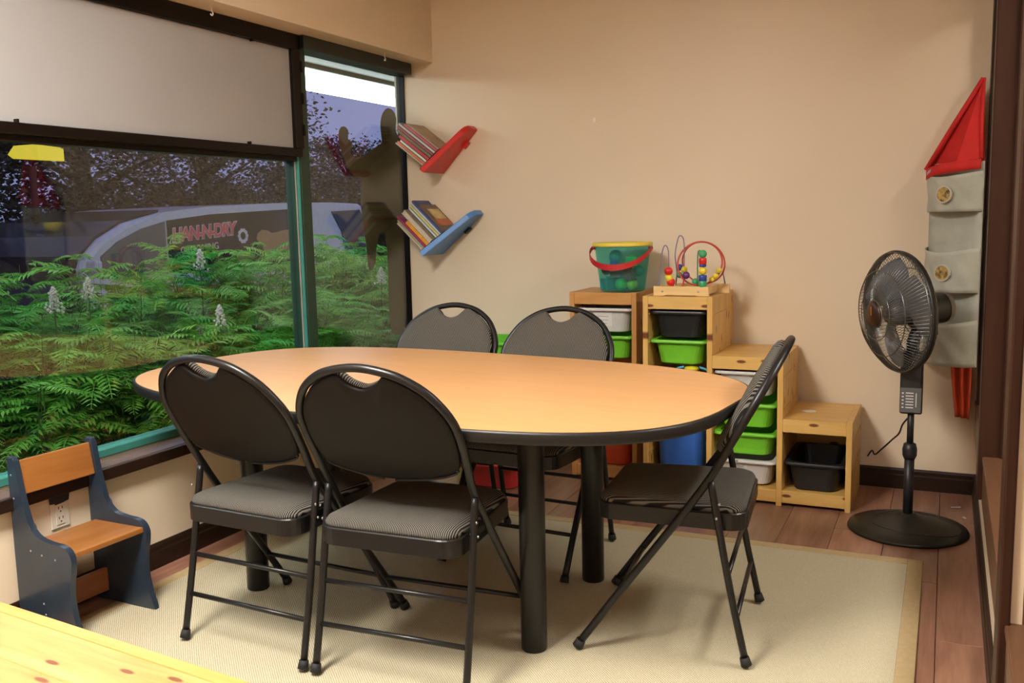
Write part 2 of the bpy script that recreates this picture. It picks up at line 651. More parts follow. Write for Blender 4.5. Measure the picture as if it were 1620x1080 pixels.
# sill: sloped stool and dark board in front
bm = add_prism(bm_new(), [(-2.79, 0.40), (-2.625, 0.40), (-2.625, 0.437), (-2.632, 0.442), (-2.70, 0.452), (-2.79, 0.456)], lambda a, b_, t: (a, t, b_), Y0W, YB)
struct('trim_6', bm, wood('window_stool', (0.10, 0.055, 0.035), (0.15, 0.085, 0.055), 'y', 1.0, 0.25, coat=0.3))
bm = box((-2.632, Y0W, 0.398), (-2.612, YB, 0.440), 0.004, 2)
struct('trim_7', bm, DARKWOOD)
GLASS = glass_mat('window_glass')


def window(name, y0, y1, z0, z1, rail, dark, side):
    root = struct(name, box((GX - 0.03, y0, z0), (GX + 0.035, y1, z0 + rail), 0.003, 1), TEAL)
    part('window_frame', box((GX - 0.03, y0, z1 - 0.03), (GX + 0.03, y1, z1), 0.003, 1), dark, root)
    for a, c in ((y0, y0 + 0.008), (y1 - 0.008, y1)):
        part('window_frame', box((GX - 0.03, a, z0 + rail), (GX + 0.02, c, z1 - 0.03), 0.002, 1), side, root)
    part('pane', box((GX - 0.003, y0 + 0.008, z0 + rail), (GX + 0.003, y1 - 0.008, z1 - 0.03)), GLASS, root)
    return root


window('window_1', Y0W, MUL0 - 0.012, 0.452, 1.575, 0.03, BLACKFRAME, DKGREEN)
window('window_2', MUL1, YB - 0.002, 0.452, 2.105, 0.03, DKGREEN, BLACKFRAME)
# mullion between them: dark green post with teal side
mu = struct('trim_8', box((-2.79, MUL0, 0.452), (-2.700, MUL1, 2.105), 0.003, 1), DKGREEN)
part('mullion_side', box((-2.775, MUL0 - 0.010, 0.452), (-2.706, MUL0, 1.575), 0.002, 1), TEAL, mu)
part('mullion_bead', box((-2.735, MUL0 - 0.017, 0.482), (-2.720, MUL0 - 0.010, 1.575), 0.002, 1), GREYBEAD, mu)

# dark frame holding the beige board above the big window
fr = struct('trim_9', box((-2.76, Y0W, 1.565), (-2.682, MUL0 - 0.002, 1.602), 0.003, 1), BLACKFRAME)
part('frame_head', box((-2.76, Y0W, 2.037), (-2.682, MUL0 + 0.01, 2.105), 0.003, 1), BLACKFRAME, fr)
part('frame_jamb', box((-2.76, MUL0 - 0.046, 1.602), (-2.682, MUL0 + 0.012, 2.037), 0.003, 1), BLACKFRAME, fr)
part('frame_jamb', box((-2.76, Y0W, 1.602), (-2.682, Y0W + 0.04, 2.037), 0.003, 1), BLACKFRAME, fr)
for yy in (2.10, 3.20):
    part('clip', box((-2.694, yy, 1.60), (-2.676, yy + 0.006, 1.612)), BLACKFRAME, fr)
    part('clip', box((-2.694, yy + 0.05, 2.028), (-2.676, yy + 0.056, 2.04)), BLACKFRAME, fr)
for zz in (1.66, 1.80, 1.94):
    part('clip', box((-2.694, MUL0 + 0.008, zz), (-2.676, MUL0 + 0.016, zz + 0.05)), BLACKFRAME, fr)
solo('shade_panel', box((-2.735, Y0W + 0.04, 1.602), (-2.70, MUL0 - 0.046, 2.037), 0.002, 1), PANEL,
     'beige board filling the dark frame above the big window', 'panel')
# head channel over the side pane
struct('trim_10', box((-2.77, MUL0 + 0.012, 2.045), (-2.66, YB - 0.03, 2.105), 0.003, 1), plain('black_green_channel', (0.010, 0.016, 0.012), 0.4))
# window silhouette decal
SIL = [(4.295, 1.663), (4.333, 1.682), (4.33, 1.731), (4.328, 1.78), (4.35, 1.831), (4.402, 1.865), (4.459, 1.857), (4.488, 1.816), (4.478, 1.758), (4.502, 1.726), (4.545, 1.696), (4.545, 1.087), (4.545, 0.804), (4.48, 0.65), (4.361, 0.664), (4.346, 0.822), (4.347, 1.096), (4.335, 1.191), (4.286, 1.206), (4.244, 1.134), (4.225, 1.051), (4.186, 1.01), (4.158, 1.038), (4.147, 1.137), (4.122, 1.268), (4.112, 1.365), (4.126, 1.477), (4.059, 1.498), (4.007, 1.546), (3.953, 1.627), (3.943, 1.697), (3.961, 1.729), (3.994, 1.738), (4.026, 1.721), (4.023, 1.678), (4.055, 1.664), (4.04, 1.616), (4.066, 1.593), (4.123, 1.592), (4.202, 1.625)]
SIL = [(min(a, 4.525), c) for a, c in SIL]
sp = [(p.x, p.y) for p in smooth_path([(a, c, 0) for a, c in SIL], 3, True)]
bm = add_prism(bm_new(), [(min(a, 4.526), c) for a, c in sp], lambda a, b_, t: (t, a, b_), GX - 0.0045, GX - 0.0032)
solo('window_decal', bm, plain('olive_vinyl', (0.075, 0.060, 0.022), 0.6), 'olive vinyl figure silhouette with raised arm stuck on side window', 'decal')

# small white cup hooks in the soffit
for yy, lab in ((2.93, 'small white hook under soffit above the beige board'), (4.165, 'small white hook under soffit near the back corner')):
    t = thing('ceiling_hook', lab, 'hook', (-2.605, yy, 2.07), 0, 'white hooks under the soffit')
    part('shank', add_tube(bm_new(), [(0, 0, 0.035), (0, 0, 0.012)], 0.0025, 8), WHITE, t)
    part('hook', add_tube(bm_new(), smooth_path([(0, 0, 0.013), (0, 0.007, 0.008), (0, 0.007, 0), (0, 0, -0.003), (0, -0.006, 0.002)], 4), 0.0025, 8), WHITE, t)
# wall plug on back wall
solo('wall_plug', add_prism(bm_new(), [(0.009 * math.cos(k * math.pi / 6), 0.014 * math.sin(k * math.pi / 6)) for k in range(12)], lambda a, b_, t: (-1.628 + a, t, 1.746 + b_), YB - 0.004, YB + 0.001, 0.001, 1),
     plain('pale_filler', (0.92, 0.80, 0.70), 0.6), 'pale filler spot high on the tan back wall', 'wall plug')

# ------------------------------------------------------------------ ceiling troffers (above and behind the camera)
for (lx, ly, lab, lamp) in ((-1.55, 0.75, 'ceiling light panel over the pine table', TROFFER), (1.3, 2.6, 'ceiling light panel beyond the right hand opening', TROFFER_SIDE), (0.6, -1.2, 'ceiling light panel behind the camera', TROFFER_REAR)):
    t = thing('ceiling_light', lab, 'light', (lx, ly, ZC), 0, 'ceiling light panels')
    bm = box((-0.32, -0.62, -0.035), (-0.29, 0.62, 0.0))
    for lo, hi in (((0.29, -0.62, -0.035), (0.32, 0.62, 0)), ((-0.29, -0.62, -0.035), (0.29, -0.59, 0)), ((-0.29, 0.59, -0.035), (0.29, 0.62, 0))):
        add_box(bm, lo, hi)
    part('frame', bm, WHITE, t)
    part('diffuser', box((-0.29, -0.59, -0.028), (0.29, 0.59, -0.02)), emit_mat('fluorescent_diffuser', TROFFER_COL, lamp), t)

# ================================================================== RUG
RX0, RX1, RY0, RY1 = -2.525, -0.04, 0.9, 3.58
rug = thing('area_rug', 'beige woven sisal rug with tan cotton border under the table', 'rug', ((RX0 + RX1) / 2, (RY0 + RY1) / 2, 0.0))
BW = 0.052
wpart('weave', box((RX0 + BW, RY0 + BW, 0.0003), (RX1 - BW, RY1 - BW, 0.006)), SISAL, rug)
for lo, hi in (((RX0, RY0, 0.0003), (RX0 + BW, RY1, 0.0075)), ((RX1 - BW, RY0, 0.0003), (RX1, RY1, 0.0075)),
               ((RX0 + BW, RY0, 0.0003), (RX1 - BW, RY0 + BW, 0.0075)), ((RX0 + BW, RY1 - BW, 0.0003), (RX1 - BW, RY1, 0.0075))):
    wpart('border', box(lo, hi, 0.002, 1), RUGBAND, rug)
RZ = 0.0065

# ================================================================== OVAL TABLE
TA, TB, TN, TZ = 1.075, 0.606, 3.03, 0.738
table = thing('oval_table', 'large oval table with beech laminate top and black edge', 'table', (-1.60, 2.713, 0.0), -0.115)


def superell(a, b_, n, k=96):
    out = []
    for i in range(k):
        t = 2 * math.pi * i / k
        c, s = math.cos(t), math.sin(t)
        out.append((a * math.copysign(abs(c) ** (2 / n), c), b_ * math.copysign(abs(s) ** (2 / n), s)))
    return out


part('tabletop', add_prism(bm_new(), superell(TA - 0.004, TB - 0.004, TN), lambda a, b_, t: (a, b_, t), TZ - 0.028, TZ), LAMINATE, table)
bm = bm_new()
add_loft(bm, [[(a, b_, z) for a, b_ in superell(TA + dx, TB + dx, TN)] for dx, z in ((-0.0035, TZ - 0.0015), (-0.002, TZ - 0.0005), (0.002, TZ - 0.001), (0.004, TZ - 0.008), (0.004, TZ - 0.028), (0.001, TZ - 0.034), (-0.02, TZ - 0.034), (-0.02, TZ - 0.028))], smooth=True)
part('edge_band', bm, BLACKEDGE, table)
lc = Matrix.Rotation(0.115, 3, 'Z')
LEGS = [(-1.068, 2.412), (-1.088, 2.978), (-2.148, 2.478), (-2.215, 3.030)]
lloc = [lc @ (Vector((a, c, 0)) - Vector((-1.60, 2.713, 0))) for a, c in LEGS]
for l in lloc:
    bm = add_lathe(bm_new(), [(0, RZ), (0.036, RZ), (0.0385, RZ + 0.004), (0.0385, 0.66), (0.0385, 0.690), (0.0, 0.690)], 28, (l.x, l.y, 0))
    lg = part('leg', bm, BLACKMETAL, table)
    part('flange', box((l.x - 0.06, l.y - 0.06, 0.690), (l.x + 0.06, l.y + 0.06, TZ - 0.028), 0.004, 1), BLACKMETAL, lg)
for i, j in ((0, 1), (2, 3), (0, 2), (1, 3)):
    a, c = lloc[i], lloc[j]
    d = (c - a).normalized() * 0.05
    add = add_tube(bm_new(), [a + d + Vector((0, 0, 0.685)), c - d + Vector((0, 0, 0.685))], 0.018, 8)
    part('support_rail', add, BLACKMETAL, table)


# ================================================================== FOLDING CHAIRS
def make_chair():
    root = thing('folding_chair', 'x', 'chair')
    sl = Vector((0, -0.195, 0.355)) / 0.405     # back plane, upwards
    o0 = Vector((0, -0.15, 0.55))
    nb = Vector((0, 0.355, 0.195)) / 0.405      # back plane, forwards

    def bp(xv, s, t=0.0):
        return o0 + Vector((xv, 0, 0)) + sl * s + nb * t
    half = [(0.226, 0.0), (0.232, 0.10), (0.235, 0.188), (0.225, 0.255), (0.184, 0.327), (0.125, 0.374), (0.066, 0.396), (0, 0.405)]
    TR = 0.0115
    right = [Vector((0.250, 0.225, 0.03)), Vector((0.243, 0.11, 0.19)), Vector((0.232, -0.06, 0.42))] + [bp(a, s) for a, s in half]
    path = right + [Vector((-p.x, p.y, p.z)) for p in reversed(right[:-1])]
    part('frame_tube', add_tube(bm_new(), smooth_path(path, 5), TR, 10), BLACKMETAL, root, label='black tube hoop from floor to back')
    for s in (1, -1):
        part('leg', add_tube(bm_new(), smooth_path([(s * 0.233, -0.246, 0.03), (s * 0.2315, -0.205, 0.22), (s * 0.2295, -0.165, 0.44), (s * 0.2285, -0.148, 0.535)], 4), 0.0105, 10), BLACKMETAL, root)
        part('foot_cap', add_tube(bm_new(), [(s * 0.2505, 0.2325, RZ + 0.0085), (s * 0.2500, 0.222, 0.036)], [0.0165, 0.0140], 12), RUBBER, root)
        part('foot_cap', add_tube(bm_new(), [(s * 0.233, -0.2505, RZ + 0.0085), (s * 0.233, -0.244, 0.038)], [0.0160, 0.0135], 12), RUBBER, root)
        part('link_bar', add_box(bm_new(), (s * 0.2235 - 0.002, -0.175, 0.425), (s * 0.2235 + 0.002, -0.055, 0.443), 0.0015, 1), BLACKMETAL, root)
        for py_, pz in ((-0.165, 0.434), (-0.165, 0.475)):
            add = add_sphere(bm_new(), (s * 0.243, py_ - (pz - 0.434) * 0.2, pz), 0.004, 8, 6, (0.7, 1, 1))
            part('rivet', add, STEEL, root)
    for z, yv, xv in ((0.265, -0.1955, 0.230), (0.147, -0.221, 0.231)):
        part('stretcher', add_tube(bm_new(), [(-xv, yv, z), (xv, yv, z)], 0.0075, 8), BLACKMETAL, root)
    part('stretcher', add_tube(bm_new(), [(-0.246, 0.135, 0.152), (0.246, 0.135, 0.152)], 0.0075, 8), BLACKMETAL, root)
    # seat: metal pan and ribbed pad
    def seat_outline(k):
        pts = []
        rad = 0.055
        for cx, cy, a0 in ((0.198 - rad, 0.19 - rad, 0), (-0.198 + rad, 0.19 - rad, 90), (-0.214 + rad, -0.245 + rad, 180), (0.214 - rad, -0.245 + rad, 270)):
            for q in range(7):
                a = math.radians(a0 + 90 * q / 6)
                pts.append((cx + (rad + k) * math.cos(a), cy + (rad + k) * math.sin(a)))
        return pts
    SZ = 0.438
    bm = bm_new()
    add_loft(bm, [[(a, b_, z) for a, b_ in seat_outline(k)] for k, z in ((-0.006, SZ - 0.046), (0, SZ - 0.046), (0, SZ), (-0.003, SZ + 0.003), (-0.02, SZ + 0.002))], cap0=True, cap1=True)
    part('seat_pan', bm, BLACKMETAL, root)
    bm = bm_new()
    loops = []
    for f, h in ((1.0, 0.0), (0.995, 0.010), (0.965, 0.020), (0.90, 0.027), (0.75, 0.032), (0.45, 0.034), (0.12, 0.034)):
        loops.append([((a) * f, (b_ + 0.03) * f - 0.03, SZ + 0.002 + h) for a, b_ in seat_outline(-0.006)])
    add_loft(bm, loops, cap0=True, cap1=True, smooth=True)
    part('seat_pad', bm, FABRIC, root)
    # back: closed outline inside the hoop with a dip for the hand hole
    out = [(0.0, 0.028), (0.10, 0.040), (0.17, 0.060), (0.205, 0.082), (0.218, 0.12), (0.223, 0.188), (0.212, 0.252), (0.174, 0.318), (0.120, 0.360), (0.080, 0.380), (0.066, 0.378), (0.040, 0.352), (0.0, 0.338)]
    full = out + [(-a, c) for a, c in reversed(out[1:-1])]
    sm = [(p.x, p.y) for p in smooth_path([(a, c, 0) for a, c in full], 3, True)]
    cx_, cy_ = 0.0, 0.20
    # rigid shell behind
    bm = bm_new()
    loops = []
    for f, t in ((1.0, 0.004), (1.0, -0.004), (0.985, -0.008), (0.93, -0.011), (0.5, -0.013), (0.1, -0.013)):
        loops.append([bp(cx_ + (a - cx_) * f, cy_ + (c - cy_) * f, t) for a, c in sm])
    add_loft(bm, loops, cap0=True, cap1=True, smooth=True)
    part('back_shell', bm, BROWNSHELL, root, label='dark brown vinyl back shell')
    bm = bm_new()
    loops = []
    for f, t in ((0.995, 0.004), (1.01, 0.012), (1.0, 0.021), (0.955, 0.029), (0.86, 0.034), (0.6, 0.036), (0.15, 0.036)):
        loops.append([bp(cx_ + (a - cx_) * f, cy_ + (c - cy_) * f, t) for a, c in sm])
    add_loft(bm, loops, cap0=True, cap1=True, smooth=True)
    part('back_pad', bm, FABRIC, root, label='grey ribbed fabric back pad')
    part('trim_bead', add_tube(bm_new(), [bp(a, c - 0.004, -0.004) for a, c in sm if c < 0.085], 0.004, 6), BLACKMETAL, root)
    return root


chair = make_chair()
spots = [(-1.836, 2.295, -0.06, 'black folding chair on the near side next to the blue kids bench'),
         (-1.350, 2.288, 0.04, 'black folding chair on the near side by the front table leg'),
         (-0.742, 2.730, 1.57 + 0.10, 'black folding chair at the right end of the table seen sideways'),
         (-1.915, 3.195, math.pi - 0.03, 'black folding chair on the far side next to the window'),
         (-1.400, 3.140, math.pi - 0.06, 'black folding chair on the far side in front of the storage shelf')]
for i, (x, y, rz, lab) in enumerate(spots):
    o = chair if i == 0 else copy_tree(chair)
    o.location = (x, y, 0)
    o.rotation_euler = (0, 0, rz)
    mark(o, lab, 'chair', 'folding chairs around the oval table')

# ================================================================== BLUE KIDS BENCH
bench = thing('kids_bench', 'small slate blue kids bench with orange wood seat and back', 'bench', (-2.485, 2.065, 0.007), -0.03)
prof = [(-0.140, 0.0), (-0.100, 0.0), (0.09, 0.0), (0.138, 0.0), (0.118, 0.06), (0.106, 0.12), (0.108, 0.18), (0.120, 0.235), (0.121, 0.268), (0.106, 0.292), (0.078, 0.303), (0.03, 0.306), (-0.02, 0.316), (-0.055, 0.345), (-0.074, 0.40), (-0.090, 0.47), (-0.104, 0.55), (-0.114, 0.562), (-0.132, 0.562), (-0.139, 0.552)]
straight, curved = prof[:4], prof[3:18]
cv = [(p.x, p.y) for p in smooth_path([(a, c, 0) for a, c in curved], 4)]
outline = prof[:3] + cv + prof[18:]
for sy in (-1, 1):
    y0 = sy * 0.1425
    pn = part('side_panel', add_prism(bm_new(), outline, lambda a, b_, t: (a, t, b_), y0 - 0.010, y0 + 0.010, 0.005, 3), NAVY, bench)
    xf_ = 1 if sy < 0 else 0
    if sy < 0:
        for a, c in ((-0.122, 0.505), (-0.118, 0.43), (-0.06, 0.27), (-0.01, 0.262), (0.05, 0.256), (-0.02, 0.105), (-0.015, 0.07)):
            bm = bm_new()
            add_sphere(bm, (a, y0 - 0.0102, c), 0.0034, 8, 6, (1, 0.5, 1))
            part('screw', bm, STEEL, pn)
part('seat', box((-0.115, -0.1325, 0.262), (0.112, 0.1325, 0.280), 0.003, 2), ORANGEWOOD, bench)
bm = box((-0.009, -0.1325, -0.052), (0.009, 0.1325, 0.056), 0.003, 2)
xf(bm, Matrix.Translation((-0.113, 0, 0.490)) @ Matrix.Rotation(-0.17, 4, 'Y'))
part('backrest', bm, ORANGEWOOD, bench)
part('stretcher', box((-0.09, -0.1325, 0.035), (-0.072, 0.1325, 0.115), 0.003, 2), wood('rust_stained_wood', (0.22, 0.065, 0.02), (0.32, 0.10, 0.03), 'y', 1.0, 0.4), bench)

# ================================================================== WALL OUTLET WITH TAPE
ot = thing('wall_outlet', 'ivory wall outlet with black tape above the bench seat', 'outlet', (XL, 2.106, 0.281))
def oy(lo, hi, bev=0.0):
    return box(lo, hi, bev, 1)
pl = part('cover_plate', oy((0.0, -0.036, 0.0), (0.006, 0.036, 0.102), 0.002), IVORY, ot)
ins = part('receptacle', oy((0.004, -0.017, 0.012), (0.0085, 0.017, 0.088), 0.001), IVORY, ot)
for zz in (0.022, 0.056):
    for dy in (-0.007, 0.007):
        part('slot', oy((0.008, dy - 0.0015, zz + 0.008), (0.0088, dy + 0.0015, zz + 0.017)), BLACKPLASTIC, ins)
    part('slot', add_prism(bm_new(), [(0.0028 * math.cos(k * math.pi / 5), 0.0028 * math.sin(k * math.pi / 5)) for k in range(10)], lambda a, b_, t, z_=zz: (t, a, z_ + b_), 0.008, 0.0088), BLACKPLASTIC, ins)
part('tape', add_prism(bm_new(), [(-0.040, 0.088), (-0.022, 0.086), (-0.019, 0.081), (0.012, 0.083), (0.034, 0.087), (0.040, 0.115), (-0.002, 0.112), (-0.041, 0.111)], lambda a, b_, t: (t, a, b_), 0.0088, 0.0096), TAPE, ot, label='black tape strip')

# ================================================================== FOREGROUND PINE TABLE
PT = 0.48
fx0, fx1 = -2.35, -0.97
pt = thing('pine_table', 'knotty pine table in the near left foreground', 'table', (-1.42, 0.90, 0), -0.103)
W2, D2 = 0.74, 0.335          # half sizes in its own frame
nb_ = 5
bw = 2 * (D2 - 0.03) / nb_
for i in range(nb_):
    y0 = -D2 + 0.03 + i * bw
    part('board', box((-W2 + 0.03, y0 + 0.0006, PT - 0.022), (W2 - 0.03, y0 + bw - 0.0006, PT), 0.0022, 1), PINETABLE, pt)
for lo, hi in (((-W2, D2 - 0.03, PT - 0.028), (W2, D2, PT + 0.001)), ((-W2, -D2, PT - 0.028), (W2, -D2 + 0.03, PT + 0.001)), ((-W2, -D2 + 0.03, PT - 0.028), (-W2 + 0.03, D2 - 0.03, PT + 0.001)), ((W2 - 0.03, -D2 + 0.03, PT - 0.028), (W2, D2 - 0.03, PT + 0.001))):
    part('edge_strip', box(lo, hi, 0.003, 2), PINESTRIP, pt)
for sx in (-1, 1):
    for sy in (-1, 1):
        part('leg', box((sx * (W2 - 0.08) - 0.028, sy * (D2 - 0.07) - 0.028, 0.0 if sy < 0 else RZ), (sx * (W2 - 0.08) + 0.028, sy * (D2 - 0.07) + 0.028, PT - 0.022), 0.004, 1), PINEZ, pt)
for sy in (-1, 1):
    part('apron', box((-W2 + 0.10, sy * (D2 - 0.07) - 0.01, PT - 0.10), (W2 - 0.10, sy * (D2 - 0.07) + 0.01, PT - 0.022), 0.002, 1), PINEX, pt)

# ================================================================== STORAGE UNITS
SY0, SY1 = 4.078, 4.520
PTK = 0.024
cols = [(-1.240, -0.936, 0.908), (-0.936, -0.630, 0.650), (-0.630, -0.334, 0.387)]
su = thing('step_storage_unit', 'stepped pine storage frame against the back wall', 'shelf unit', (-0.787, 4.30, 0))
# uprights: left of tall, right of each column
ups = [(-1.240, 0.908), (-0.948, 0.908), (-0.642, 0.650), (-0.358, 0.387)]
for x0, h in ups:
    # uprights are glued from three staves
    for k in range(3):
        a = SY0 + k * (SY1 - SY0) / 3
        wpart('upright', box((x0, a + 0.0004, 0.0), (x0 + PTK, a + (SY1 - SY0) / 3 - 0.0004, h), 0.0015, 1), PINEZ, su)
tops = [(-1.216, -0.948, 0.908), (-0.924, -0.642, 0.650), (-0.618, -0.358, 0.387)]
for x0, x1, h in tops:
    wpart('front_rail', box((x0, SY0 + 0.001, h - 0.058), (x1, SY0 + 0.021, h - 0.001), 0.002, 1), PINEX, su)
    for k in range(3):
        a = SY0 + 0.021 + k * (SY1 - SY0 - 0.021) / 3
        wpart('top_board', box((x0, a + 0.0004, h - 0.020), (x1, a + (SY1 - SY0 - 0.021) / 3 - 0.0004, h - 0.002), 0.0015, 1), PINEX, su)
    wpart('bottom_rail', box((x0, SY0 + 0.001, 0.015), (x1, SY0 + 0.021, 0.070), 0.002, 1), PINEX, su)
    wpart('bottom_board', box((x0, SY0 + 0.021, 0.052), (x1, SY1, 0.066)), PINEX, su)
    wpart('back_panel', box((x0, SY1 - 0.006, 0.066), (x1, SY1, h - 0.02)), PINEX, su)
# runner grooves as small dark dowels
for x0, h in ups:
    for z in (0.20, 0.31, 0.44, 0.58, 0.71, 0.84):
        if z < h - 0.05:
            wpart('runner', box((x0 - 0.003, SY0 + 0.02, z - 0.016), (x0 + PTK + 0.003, SY0 + 0.40, z - 0.011)), PINEZ, su)

LY0, LY1 = 4.20, 4.52
lu = thing('narrow_storage_unit', 'narrow pine storage frame left of the stepped one', 'shelf unit', (-1.475, 4.36, 0))
DPINEZ = wood('amber_pine_upright', (0.46, 0.21, 0.055), (0.62, 0.31, 0.09), 'z', 1.2, 0.42, knots=11.0, flat='zy')
DPINEX = wood('amber_pine_rail', (0.46, 0.21, 0.055), (0.62, 0.31, 0.09), 'x', 1.4, 0.42)
for x0 in (-1.640, -1.331):
    wpart('upright', box((x0, LY0, 0.0), (x0 + PTK, LY1, 0.911), 0.0015, 1), DPINEZ, lu)
wpart('front_rail', box((-1.616, LY0 + 0.001, 0.853), (-1.331, LY0 + 0.021, 0.910), 0.002, 1), DPINEX, lu)
wpart('top_board', box((-1.616, LY0 + 0.021, 0.892), (-1.331, LY1, 0.910), 0.0015, 1), DPINEX, lu)
wpart('bottom_rail', box((-1.616, LY0 + 0.001, 0.015), (-1.331, LY0 + 0.021, 0.070), 0.002, 1), DPINEX, lu)
wpart('bottom_board', box((-1.616, LY0 + 0.021, 0.052), (-1.331, LY1, 0.066)), DPINEX, lu)
wpart('back_panel', box((-1.616, LY1 - 0.006, 0.066), (-1.331, LY1, 0.892)), DPINEX, lu)


def bin_(name, mat, w, d, h, loc, label, cat='storage bin', group=None, sticker=None, rz=0.0):
    """tapered plastic bin with a rolled rim; loc is the centre of its bottom"""
    t = thing(name, label, cat, loc, rz, group)
    rim = 0.016
    def loop(ww, dd, z, r):
        return [(a, c, z) for a, c in rounded_rect(ww, dd, r)]
    bw_, bd_ = w - 0.07, d - 0.07
    tw, td = w - 2 * rim, d - 2 * rim
    def lerp(a, c, f):
        return a + (c - a) * f
    bm = bm_new()
    L = [loop(bw_ - 0.02, bd_ - 0.02, 0, 0.04), loop(bw_, bd_, 0.006, 0.045), loop(lerp(bw_, tw, 0.15), lerp(bd_, td, 0.15), 0.03, 0.045),
         loop(lerp(bw_, tw, 0.75), lerp(bd_, td, 0.75), h - 0.02, 0.04), loop(lerp(bw_, tw, 0.8), lerp(bd_, td, 0.8), h - 0.012, 0.04)]
    inner = [loop(lerp(bw_, tw, 0.8) - 0.006, lerp(bd_, td, 0.8) - 0.006, h - 0.003, 0.038), loop(bw_ - 0.008, bd_ - 0.008, 0.03, 0.04), loop(bw_ - 0.03, bd_ - 0.03, 0.009, 0.035)]
    add_loft(bm, L + inner, cap0=True, cap1=True, smooth=False)
    body = part('bin_body', bm, mat, t)
    bm = bm_new()
    o1, o2 = lerp(bw_, tw, 0.8), lerp(bd_, td, 0.8)
    add_loft(bm, [loop(o1 - 0.002, o2 - 0.002, h - 0.010, 0.04), loop(w, d, h - 0.012, 0.03), loop(w + 0.001, d + 0.001, h - 0.006, 0.03), loop(w - 0.002, d - 0.002, h, 0.03), loop(o1 - 0.004, o2 - 0.004, h, 0.038), loop(o1 - 0.006, o2 - 0.006, h - 0.004, 0.038)], smooth=False)
    part('rim', bm, mat, t)
    if sticker:
        x0, x1, z0, z1 = sticker
        # front wall slopes: lay the paper on it
        bdd = lambda z: -lerp(bd_, td, 0.15 + 0.6 * (z - 0.03) / (h - 0.05)) / 2 - 0.0012
        bm = bm_new()
        vs_ = [bm.verts.new((x_, bdd(z_) - e, z_)) for e in (0, 0.0008) for x_, z_ in ((x0, z0), (x1, z0), (x1, z1), (x0, z1))]
        for f in ((0, 1, 2, 3), (7, 6, 5, 4), (0, 4, 5, 1), (1, 5, 6, 2), (2, 6, 7, 3), (3, 7, 4, 0)):
            bm.faces.new([vs_[k] for k in f])
        st = part('label_sticker', bm, LABELPAPER, t)
        for k in range(3):
            zz = z1 - (z1 - z0) * (0.3 + 0.25 * k)
            hw = (x1 - x0) * (0.32 - 0.05 * k)
            mid = (x0 + x1) / 2
            bm = box((mid - hw, bdd(zz) - 0.0014, zz - 0.0025), (mid + hw, bdd(zz) - 0.0008, zz + 0.0025))
            part('print_line', bm, plain('faded_print', (0.45, 0.43, 0.42), 0.8), st)
    return t


BD = 0.40
by = SY0 + 0.012 + BD / 2
cT, cM, cL = -1.082, -0.783, -0.488
G1 = 'bins in the storage units'
bin_('storage_bin', BLACKPLASTIC, 0.262, BD, 0.125, (cT, by, 0.715), 'black bin in the top slot of the tall column', group=G1)
bin_('storage_bin', GREENPLASTIC, 0.262, BD, 0.112, (cT, by, 0.597), 'lime green bin right under the black top bin', group=G1)
bin_('storage_bin', BLUEPLASTIC, 0.262, BD, 0.36, (cT, by, 0.066), 'deep blue bin at the foot of the tall column', group=G1)
bin_('storage_bin', WHITEPLASTIC, 0.276, BD, 0.112, (cM, by, 0.470), 'white bin in the top slot of the middle column', group=G1)
bin_('storage_bin', GREENPLASTIC, 0.276, BD, 0.112, (cM, by, 0.328), 'upper lime green bin of the middle column', group=G1)
bin_('storage_bin', GREENPLASTIC, 0.276, BD, 0.105, (cM, by, 0.204), 'lower lime green bin of the middle column', group=G1)
bin_('storage_bin', WHITEPLASTIC, 0.276, BD, 0.115, (cM, by, 0.072), 'white bin at the bottom of the middle column', group=G1, sticker=(-0.05, 0.01, 0.075, 0.092))
bin_('storage_bin', BLACKPLASTIC, 0.254, BD, 0.128, (cL, by, 0.068), 'black bin in the lowest step by the fan', group=G1)
ly = LY0 + 0.012 + 0.14
cN = -1.4735
bin_('storage_bin', WHITEPLASTIC, 0.280, 0.28, 0.118, (cN, ly, 0.716), 'white bin with a paper label in the narrow unit', group=G1, sticker=(-0.055, 0.035, 0.030, 0.098))
bin_('storage_bin', GREENPLASTIC, 0.280, 0.28, 0.112, (cN, ly, 0.590), 'lime green bin under the white one in narrow unit', group=G1, sticker=(-0.045, 0.005, 0.03, 0.095))
bin_('storage_bin', REDPLASTIC, 0.280, 0.28, 0.30, (cN, ly, 0.066), 'deep orange red bin at the foot of narrow unit', group=G1)
bin_('toy_crate', plain('bright_green_plastic', (0.12, 0.50, 0.02), 0.4), 0.46, 0.34, 0.655, (-2.10, 4.34, 0), 'tall green plastic crate behind the far chairs', 'crate')
bin_('floor_tray', plain('crimson_plastic', (0.45, 0.03, 0.025), 0.4), 0.34, 0.26, 0.12, (-1.95, 3.98, 0), 'red plastic tray on floor beneath the table end', 'tray')

# paper on the lowest step
solo('paper_note', add_prism(bm_new(), [(0.030 * math.cos(k * math.pi / 8), 0.022 * math.sin(k * math.pi / 8)) for k in range(16)], lambda a, b_, t: (-0.535 + a, 4.29 + b_, t), 0.3855, 0.3868),
     LABELPAPER, 'small white paper lying on the lowest pine step', 'paper')

